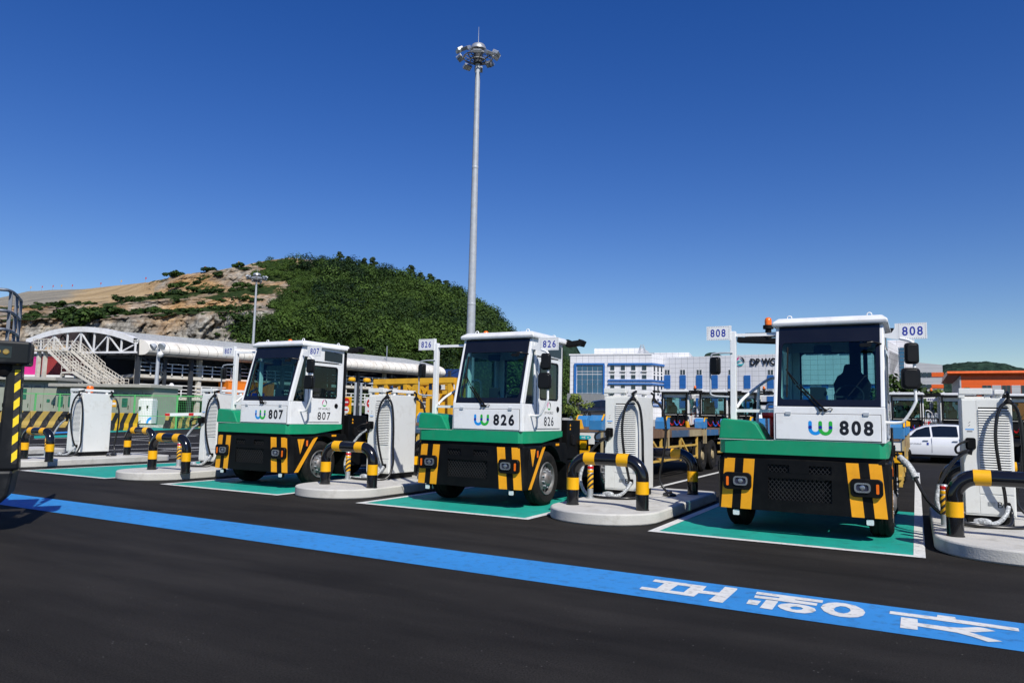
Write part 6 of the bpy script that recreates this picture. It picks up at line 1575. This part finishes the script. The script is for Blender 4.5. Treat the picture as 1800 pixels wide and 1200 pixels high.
for i, (u, D, num, wh) in enumerate(rear_list):
    p = ground_under(u, D); loc = (p.x+.35, p.y, 0)
    lab = f'white and green yard truck seen from behind, {wh}'
    if i == 0:
        t = rear_src; t.location = loc; t.rotation_euler = (0, 0, math.pi); t['label'] = lab; t['group'] = 'yard trucks parked facing away'
    else: t = dup(rear_src, lab, loc, math.pi, 'yard trucks parked facing away')
    pl = MB(); pl.box(-1.10, -.55, 1.79, 1.80, 1.38, 1.72); pl.build('rear_number_board', m_white, t)
    text(num, .42, .2, (-.825, 1.803, 1.55), (-1,0,0), (0,0,1), m_navy, t, 'fleet_number', .03)
    for cx, cz in ((-1.175, 2.938), (1.455, 2.875)): text(num, .24, .12, (cx, .318, cz), (-1,0,0), (0,0,1), m_navy, t, 'fleet_number', .018, 1.25)

# ------------------------------------------------------------------ trailers behind the trucks
m_tr_blue = mat('trailer_blue', (.035, .20, .45), .5, var=.1, vscale=2, dirt=(.28, .30, .30), dscale=2.2, damt=.75)
m_tr_beam = mat('trailer_beam_dark', (.05, .09, .15), .6, var=.2, dirt=(.25, .16, .08), dscale=1.5, damt=.6)
m_rust = mat('rusty_deck', (.15, .085, .045), .8, var=.3, vscale=3, dirt=(.27, .17, .09), dscale=2, damt=.6, bump=.3)
m_tr_cream = mat('trailer_cream_steel', (.38, .31, .17), .6, var=.15, dirt=(.25, .13, .05), dscale=2, damt=.6)
m_tr_yel = mat('trailer_yellow_rail', (.62, .40, .08), .55, var=.12, dirt=(.3, .18, .06), damt=.5)
m_tr_bluedirt = mat('trailer_blue_worn', (.03, .12, .26), .6, var=.2, vscale=2, dirt=(.30, .22, .12), dscale=2.0, damt=.8)
def make_trailer(label, loc):
    t = thing('container_trailer', label, 'trailer', loc, 0, 'yard trailers coupled behind the trucks'); L = 12.6
    for k in range(14):
        d = MB(); d.box(-1.2, 1.2, k*.9+.012, (k+1)*.9-.012, 1.30, 1.345); d.build('deck_plate', m_rust, t)
    for s in (1, -1):
        x0, x1 = sorted((s*1.08, s*1.235))
        for k in range(7):
            b = MB(); b.box(x0, x1, k*1.8+.01, (k+1)*1.8-.01, 1.12, 1.31); b.build('side_beam', (m_tr_beam, m_tr_cream, m_rust, m_tr_beam, m_tr_cream, m_tr_bluedirt, m_rust)[k], t)
        for y in (.4, 4.9, 8.9, 12.3):
            g_ = MB(); x0, x1 = sorted((s*.98, s*1.28)); g_.prism([(y-.19,1.346), (y-.19,1.55), (y-.08,1.66), (y+.19,1.66), (y+.19,1.346)], 'x', x0, x1); gd = g_.build('corner_guide', m_tr_blue, t, bevel=.01)
            e = MB(); x0, x1 = sorted((s*1.265, s*1.295)); e.prism([(y-.20,1.55), (y-.20,1.565), (y-.085,1.685), (y+.20,1.685), (y+.20,1.661), (y-.08,1.661), (y-.191,1.551)], 'x', x0, x1); e.build('guide_edge', m_yellow, gd)
            x0, x1 = sorted((s*1.236, s*1.27))
            for dy in (-.16, .1):
                q = MB(); q.box(x0, x1, y+dy, y+dy+.07, .88, 1.345); q.build('guide_stay', m_tr_cream, t)
        r2 = MB()
        for z in (.55, .85): r2.bar((s*1.18,11.0,z), (s*1.18,12.4,z), .06)
        r2.bar((s*1.18,12.3,.5), (s*1.18,12.3,1.12), .06); r2.build('rear_guard', m_tr_yel, t)
        r_ = MB()
        for z in (.52, .86): r_.bar((s*1.18,3.2,z), (s*1.18,8.2,z+.0), .05)
        for y in (1.4, 2.2, 3.2, 4.6, 6.4, 8.2): r_.bar((s*1.18,y,.45), (s*1.18,y,1.12), .06)
        r_.bar((s*1.18,1.2,.62), (s*1.18,3.2,.62), .06); r_.bar((s*1.18,6.4,1.1), (s*1.18,7.4,.52), .06); r_.bar((s*1.18,3.1,.62), (s*1.18,3.3,.62), .06)
        r_.bar((s*1.18,3.9,1.02), (s*1.18,4.9,.5), .06); r_.bar((s*1.18,3.6,1.02), (s*1.18,4.5,.52), .06); r_.build('side_guard', m_tr_yel, t)
        lg = MB(); lg.box(s*.9-.06, s*.9+.06, 2.75, 2.87, .15, 1.02); lg.box(s*.9-.14, s*.9+.14, 2.68, 2.94, .08, .15); lg.build('landing_leg', m_tr_cream, t)
        for y in (9.0, 10.3):
            w = MB(); w.lathe([(.28,-.13), (.42,-.14), (.485,-.09), (.49,0), (.485,.09), (.42,.14), (.28,.13), (.2,.05), (0,.06)], (0,0,0), (s,0,0), 28); ty = w.build('wheel', m_rubber, t, smooth=35); ty.location = (s*1.04, y, .49)
            rm = MB(); rm.lathe([(.28,.125), (.26,.06), (.14,.05), (.12,.13), (0,.135)], (0,0,0), (s,0,0), 24); rm.build('rim', m_tr_cream, ty, smooth=35)
    sp = MB(); sp.box(-.5, -.38, 0, L, .85, 1.298); sp.box(.38, .5, 0, L, .85, 1.298); sp.box(-1.07, 1.07, -.05, .15, .95, 1.297); sp.box(-1.07, 1.07, 12.45, 12.6, .95, 1.297)
    for y in (2, 4, 6, 8.4, 9.6, 11): sp.box(-1.06, 1.06, y, y+.1, 1.0, 1.296)
    sp.cyl((-.9,9.0,.49), (.9,9.0,.49), .07); sp.cyl((-.9,10.3,.49), (.9,10.3,.49), .07); sp.build('frame', m_black_matt, t)
    pn = MB(); pn.box(.80, 1.22, -.075, -.055, 1.06, 1.29); pn.build('maker_plate', m_white_matt, t); text('EP', .26, .12, (1.02, -.0765, 1.175), (1,0,0), (0,0,1), m_logo_teal, t, 'lettering', .04)
    yb_ = MB(); yb_.box(.80, 1.12, -.09, -.055, .80, 1.02); yb_.build('yellow_plate', m_yellow, t)
    for y in (1.1, 2.0, 5.6, 7.0, 10.2):
        for k in range(1):
            wg = MB(); wg.prism([(y+k*.45,1.346), (y+k*.45+.34,1.346), (y+k*.45+.20,1.56), (y+k*.45-.1,1.56)], 'x', .3+k*.5, .34+k*.5); wg.build('yellow_wedge', m_yellow, t)
    return t
tl0 = make_trailer('worn blue and rust flatbed trailer coupled behind the middle truck', (-7.06, 14.3, 0))
dup(tl0, 'worn blue and rust flatbed trailer coupled behind the leftmost truck', (-12.52, 14.25, 0))
dup(tl0, 'worn blue and rust flatbed trailer coupled behind the rightmost truck', (-1.46, 14.13, 0))

# ------------------------------------------------------------------ cars
m_carwhite = mat('car_white', (.78, .79, .80), .2, var=.02, coat=.8)
m_cardark = mat('car_dark', (.012, .013, .018), .2, var=.1, coat=.8)
def make_car(name, label, cat, L, Wd, Hh, paint, stations, group=None):
    """stations: x, bottom z, belt z, roof z, half width, roof half width"""
    t = thing(name, label, cat, (0,0,0), 0, group)
    body, gl = MB(), MB(); secs = []
    for (x, zb, zbelt, zr, hw, rw) in stations:
        secs.append([(x, -hw*.93, zb), (x, -hw, zb+.18), (x, -hw*1.01, (zb+zbelt)/2+.05), (x, -hw*.985, zbelt-.04), (x, -hw*.95, zbelt), (x, -rw, max(zr-.05, zbelt+.004)), (x, -rw*.8, max(zr-.01, zbelt+.01)), (x, 0, max(zr, zbelt+.015))])
    for i in range(len(secs)-1):
        for s in (1, -1):
            a, b = secs[i], secs[i+1]
            for j in range(7):
                q = [(p[0], p[1]*s, p[2]) for p in (a[j], b[j], b[j+1], a[j+1])]
                glass = False
                hi0, hi1 = stations[i][3]-stations[i][2], stations[i+1][3]-stations[i+1][2]
                body.quad(*q)
        # side glass
    for s in (1, -1):
        for (x0, x1, x2, x3) in GL[name]:
            gl = MB()
            def pt(x, f):
                xs_ = [q[0] for q in stations]; ip = lambda k: float(np.interp(x, xs_, [q[k] for q in stations]))
                zb, zt, hw, rw = ip(2), ip(3)-.05, ip(4)*.95, ip(5); zt = max(zt, zb+.01)
                return (x, -s*((hw*(1-f)+rw*f)+.028), zb+(zt-zb)*f)
            n = 4; fr = [(.06+.86*k/n) for k in range(n+1)]
            for k in range(n):
                xx = lambda f, h: (x0+(x1-x0)*f)*(1-h)+(x3+(x2-x3)*f)*h
                for j in range(10):
                    h0, h1 = j/10, (j+1)/10; f0, f1 = fr[k], fr[k+1]
                    gl.quad(pt(xx(f0,h0), f0), pt(xx(f0,h1), f0), pt(xx(f1,h1), f1), pt(xx(f1,h0), f1))
            gl.build('side_window', m_glass_dark, t, smooth=40)
    body.quad(*[(p[0], p[1], p[2]) for p in (secs[0][0], secs[0][4], (secs[0][4][0], -secs[0][4][1], secs[0][4][2]), (secs[0][0][0], -secs[0][0][1], secs[0][0][2]))])
    body.quad(*[(p[0], p[1], p[2]) for p in (secs[-1][0], secs[-1][4], (secs[-1][4][0], -secs[-1][4][1], secs[-1][4][2]), (secs[-1][0][0], -secs[-1][0][1], secs[-1][0][2]))])
    body.build('body', paint, t, smooth=40)
    for wx in WX[name]:
        for s in (1, -1):
            ac = MB(); ac.lathe([(0,.0),(.41,.0),(.41,-.05),(.37,-.06)], (wx, s*(Wd/2+.006), .36), (0,s,0), 28); ac.build('wheel_arch', m_black_plastic, t, smooth=40)
            w = MB(); w.lathe([(.22,.1),(.30,.115),(.345,.09),(.355,.0),(.345,-.09),(.2,-.1)], (0,0,0), (0,s,0), 28); ty = w.build('wheel', m_rubber, t, smooth=35); ty.location = (wx, s*(Wd/2-.08), .355)
            rm = MB(); rm.lathe([(.22,.10),(.2,.07),(.06,.085),(0,.09)], (0,0,0), (0,s,0), 20); rm.build('rim', m_steel, ty, smooth=30)
            sp = MB()
            for k in range(5): a = 2*math.pi*k/5; sp.bar((0, s*.095, 0), (.2*math.cos(a), s*.09, .2*math.sin(a)), .05, .02)
            sp.build('spokes', m_chrome, ty)
    return t
GL = {'white_car': [(.92, 1.55, 1.98, 2.02), (2.10, 2.06, 2.98, 3.02), (3.12, 3.08, 3.36, 3.62)], 'dark_van': [(1.05, 1.5, 2.3, 2.35), (2.45, 2.42, 3.4, 3.4), (3.5, 3.5, 4.35, 4.5)]}
WX = {'white_car': (.87, 3.55), 'dark_van': (.95, 3.95)}
suv_st = [(0,.42,.72,.72,.70,.6), (.06,.34,.86,.87,.80,.66), (.35,.27,.97,.99,.90,.7), (.85,.25,1.03,1.06,.925,.74), (1.05,.25,1.05,1.16,.93,.70), (1.5,.25,1.07,1.45,.935,.66), (1.85,.25,1.08,1.60,.935,.66), (2.4,.25,1.09,1.655,.935,.67), (3.0,.25,1.10,1.645,.93,.66), (3.6,.25,1.13,1.57,.92,.62), (4.05,.28,1.15,1.42,.90,.60), (4.33,.33,1.10,1.18,.86,.62), (4.48,.42,.85,.86,.76,.6)]
suv = make_car('white_car', 'white sport utility car in side view beyond the right edge charger', 'car', 4.48, 1.86, 1.65, m_carwhite, suv_st)
a = ground_under(1540, 32.0); suv.location = (a.x, a.y+.9, 0); suv.rotation_euler = (0, 0, R(2))
x = MB()
for xx in (1.0, 2.045, 3.06): x.box(xx, xx+.008, -.952, -.938, .45, 1.06)
x.build('door_gap', m_graydark, suv)
for xx in (1.72, 2.8):
    x = MB(); x.box(xx, xx+.2, -.972, -.94, .93, .955); x.build('door_handle', m_chrome, suv)
x = MB(); x.obox((1.08,-1.0,1.07), (1,0,0), (0,1,0), (0,0,1), .1, .09, .07); x.build('wing_mirror', m_carwhite, suv, bevel=.03)
x = MB(); x.box(.3, 4.2, -.957, -.93, .25, .36); x.build('sill_trim', m_black_plastic, suv)
x = MB(); x.quad((.04,-.74,.80), (.32,-.905,.86), (.32,-.905,.93), (.08,-.80,.86)); x.build('headlight', m_lens, suv, solid=.01)
x = MB(); x.box(1.5, 3.4, -.60, -.56, 1.66, 1.69); x.build('roof_rail', m_black_plastic, suv)
text('DP WORLD', .42, .06, (1.45, -.956, .80), (1,0,0), (0,0,1), m_ink, suv, 'lettering', .0)
x = MB(); x.lathe([(.055,.0),(.035,.0)], (1.12,-.954,.84), (0,1,0), 14); x.build('emblem', m_logo_teal, suv)
x = MB(); x.box(1.86, 1.93, -.954, -.952, .76, .86); x.build('sticker', m_navy, suv)
van_st = [(0,.4,.8,.8,.72,.6), (.1,.3,1.0,1.02,.86,.7), (.7,.28,1.12,1.15,.93,.75), (1.1,.28,1.15,1.3,.95,.74), (1.7,.28,1.16,1.82,.95,.72), (2.4,.28,1.17,1.93,.95,.74), (4.2,.28,1.17,1.92,.95,.74), (4.75,.3,1.15,1.75,.93,.72), (4.95,.4,1.0,1.1,.86,.7)]
van = make_car('dark_van', 'dark van on the terrace before the office, left of the pair', 'van', 4.95, 1.9, 1.93, m_cardark, van_st, 'dark vans on the terrace')
p = ground_under(1011, 76); van.location = (p.x, p.y+1, 1.55); van.rotation_euler = (0, 0, R(16))
p = ground_under(1072, 75); dup(van, 'dark van on the terrace partly behind the middle charger, right of the pair', (p.x-4.2, p.y+1.2, 1.55), R(16))

# ------------------------------------------------------------------ person with white helmet
def person(name, label, loc, rotz):
    t = thing(name, label, 'person', loc, rotz)
    V = [(0,0,.95), (0,0,1.12), (0,.01,1.38), (0,0,1.48), (0,-.01,1.56), (.10,0,.90), (.11,-.03,.50), (.11,.02,.08), (.12,-.12,.05), (-.10,0,.90), (-.11,.0,.50), (-.11,.04,.08), (-.12,-.10,.05), (.19,.0,1.42), (.25,.02,1.14), (.22,-.20,1.0), (.20,-.28,.98), (-.19,.0,1.42), (-.25,.02,1.14), (-.20,-.20,1.06), (-.16,-.28,1.06)]
    Ed = [(0,1), (1,2), (2,3), (3,4), (0,5), (5,6), (6,7), (7,8), (0,9), (9,10), (10,11), (11,12), (2,13), (13,14), (14,15), (15,16), (2,17), (17,18), (18,19), (19,20)]
    Rr = [.15, .14, .17, .065, .06, .10, .065, .045, .04, .10, .065, .045, .04, .07, .05, .037, .035, .07, .05, .037, .035]
    me = bpy.data.meshes.new('clothed_body'); me.from_pydata(V, Ed, []); o = bpy.data.objects.new('clothed_body', me); COL.objects.link(o); o.parent = t
    md = o.modifiers.new('skin', 'SKIN'); o.modifiers.new('sub', 'SUBSURF').levels = 2
    o.modifiers['sub'].render_levels = 2
    if not me.skin_vertices: me.attributes  # the skin layer is made with the modifier below
    lay = me.skin_vertices[0] if len(me.skin_vertices) else None
    if lay:
        for i, r in enumerate(Rr): lay.data[i].radius = (r, r*(.7 if i in (0, 1, 2) else 1)); 
        lay.data[0].use_root = True
    me.materials.append(mat('work_clothes', (.03, .04, .07), .85, var=.2))
    h = MB(); h.lathe([(0,-.13),(.05,-.12),(.075,-.06),(.08,.0),(.078,.06),(.05,.11),(0,.125)], (0,-.02,1.63), n=18); h.lathe([(0,-.03),(.012,-.01),(.01,.02),(0,.03)], (0,-.105,1.62), n=6); hd = h.build('head', mat('skin', (.42, .25, .17), .6), t, smooth=60)
    h = MB(); h.lathe([(.135,.0),(.115,.012),(.11,.06),(.085,.11),(.04,.135),(0,.14)], (0,-.02,1.66), n=20); h.build('helmet', m_white, t, smooth=40)
    h = MB(); h.lathe([(.165,.0),(.178,.1),(.175,.22),(.16,.26)], (0,.0,1.13), n=16); vest = h.build('safety_vest', mat('vest_orange', (.75, .13, .02), .7), t, smooth=60); vest.scale = (1.05, .78, 1)
    for z in (1.18, 1.29):
        h = MB(); h.lathe([(.181,0),(.183,.03)], (0,0,z), n=16); s = h.build('reflective_strip', m_yellow, t); s.scale = (1.05, .8, 1)
    return t
pp = ground_under(1337, 21.5); person('person', 'person in white helmet and orange vest standing behind truck 808', (pp.x, pp.y, 0), R(-70))

# ------------------------------------------------------------------ dark machine at the left edge
m_rail_dark = mat('hand_rail_grey', (.16, .18, .21), .5, .2)
m_mach = mat('machine_dark_grey', (.006, .0075, .010), .5, spec=.2, var=.15, vscale=2, dirt=(.08, .08, .08), dscale=2, damt=.3, coat=.2)
m_mach_stripe = stripe_mat('machine_hazard_tape', (.85, .62, .01), (.012, .012, .012), .115, 1.0, axes=(3 if False else 0, 2), damt=.06)
bp = PD(-40, 888, 9.1); mc_ = Vector((bp.x, bp.y, 0))
va = math.atan2(-bp.x, bp.y)                      # heading of the view ray, the machine stands square to the row
mch = thing('yard_machine', 'dark grey machine corner with hazard striped post, lamp box and steps at the left edge', 'machine', mc_, R(57))
zb0 = bp.z
x = MB(); x.prism([(-1.6,zb0+.1), (-1.5,zb0), (.22,zb0), (.30,zb0+.1), (.34,zb0+.42), (-1.6,zb0+.42)], 'y', 0, .8); x.build('fender', m_mach, mch, bevel=.035)
x = MB(); x.prism([(.14,zb0+.421), (.39,zb0+.421), (.36,zb0+.9), (.33,zb0+1.92), (.17,zb0+1.92)], 'y', .06, .34); x.build('post', m_mach, mch, bevel=.03)
x = MB(); x.add([(.305,.056,zb0+.50), (.365,.056,zb0+.50), (.325,.056,zb0+1.70), (.26,.056,zb0+1.70)], [(0,1,2,3)]); x.build('hazard_tape', m_mach_stripe, mch)
x = MB(); x.box(-.02, .42, -.06, .44, zb0+1.76, zb0+2.06); bxx = x.build('lamp_box', m_mach, mch, bevel=.03)
x = MB(); x.box(.02, .22, -.066, -.058, zb0+1.84, zb0+1.99); x.build('lamp_window', m_glass_dark, bxx)
for dx in (.07, .16):
    x = MB(); x.lathe([(0,-.012),(.03,-.01),(.038,0)], (dx,-.067,zb0+1.915), (0,1,0), 14); x.build('lamp', mat('amber_reflector', (.5, .33, .1), .2, .6) if dx < .1 else bpy.data.materials['amber_reflector'], bxx, smooth=40)
x = MB(); x.lathe([(0,-.1),(.1,-.08),(.13,0),(.13,.06)], (.14,.15,zb0+1.70), n=14); x.build('bracket', m_black_matt, mch, smooth=40)
x = MB(); x.box(-.5, -.02, -.02, .3, zb0+.9, zb0+1.7); x.cyl((-.3,-.1,zb0+1.1), (-.02,-.06,zb0+1.45), .03); x.build('engine_cover', m_mach, mch, bevel=.03)
x = MB(); x.tube(smoothpath([(-.4,-.05,zb0+.95), (-.1,-.08,zb0+1.1), (.02,-.05,zb0+1.35)], 5), .025, 8); x.build('hose', m_cable, mch, smooth=60)
x = MB(); x.prism(rrect(-.05, zb0+1.66, .16, .07, .02), 'y', -.08, 0); x.build('tail_lamp', m_red, mch)
hr = MB()
for z in (2.25, 2.5, 2.78):
    hr.tube(smoothpath([(-1.2,.5,zb0+z), (-.1,.5,zb0+z), (.06,.55,zb0+z), (.1,.9,zb0+z), (.1,1.6,zb0+z)], 4), .022, 8)
for (xx, yy) in ((.08,.62), (.1,1.1), (.1,1.6), (-.4,.5), (-.1,.5)): hr.bar((xx,yy,zb0+1.9), (xx,yy,zb0+2.78), .04)
hr.build('hand_rail', m_rail_dark, mch, smooth=60)
x = MB(); x.box(-1.2, .05, .45, 1.7, zb0+1.82, zb0+1.9); x.build('step_platform', m_mach, mch)
x = MB(); x.box(-1.9, -.35, .35, 2.4, zb0+.2, zb0+1.5); x.build('machine_body', m_mach, mch, bevel=.04)
for yy in (1.4,):
    w = MB(); w.lathe([(.3,-.2), (.55,-.22), (.66,-.14), (.67,0), (.66,.14), (.55,.22), (.3,.2), (0,.1)], (0,0,0), (1,0,0), 32); ty = w.build('wheel', m_rubber, mch, smooth=35); ty.location = (-1.1, 1.4, .67)
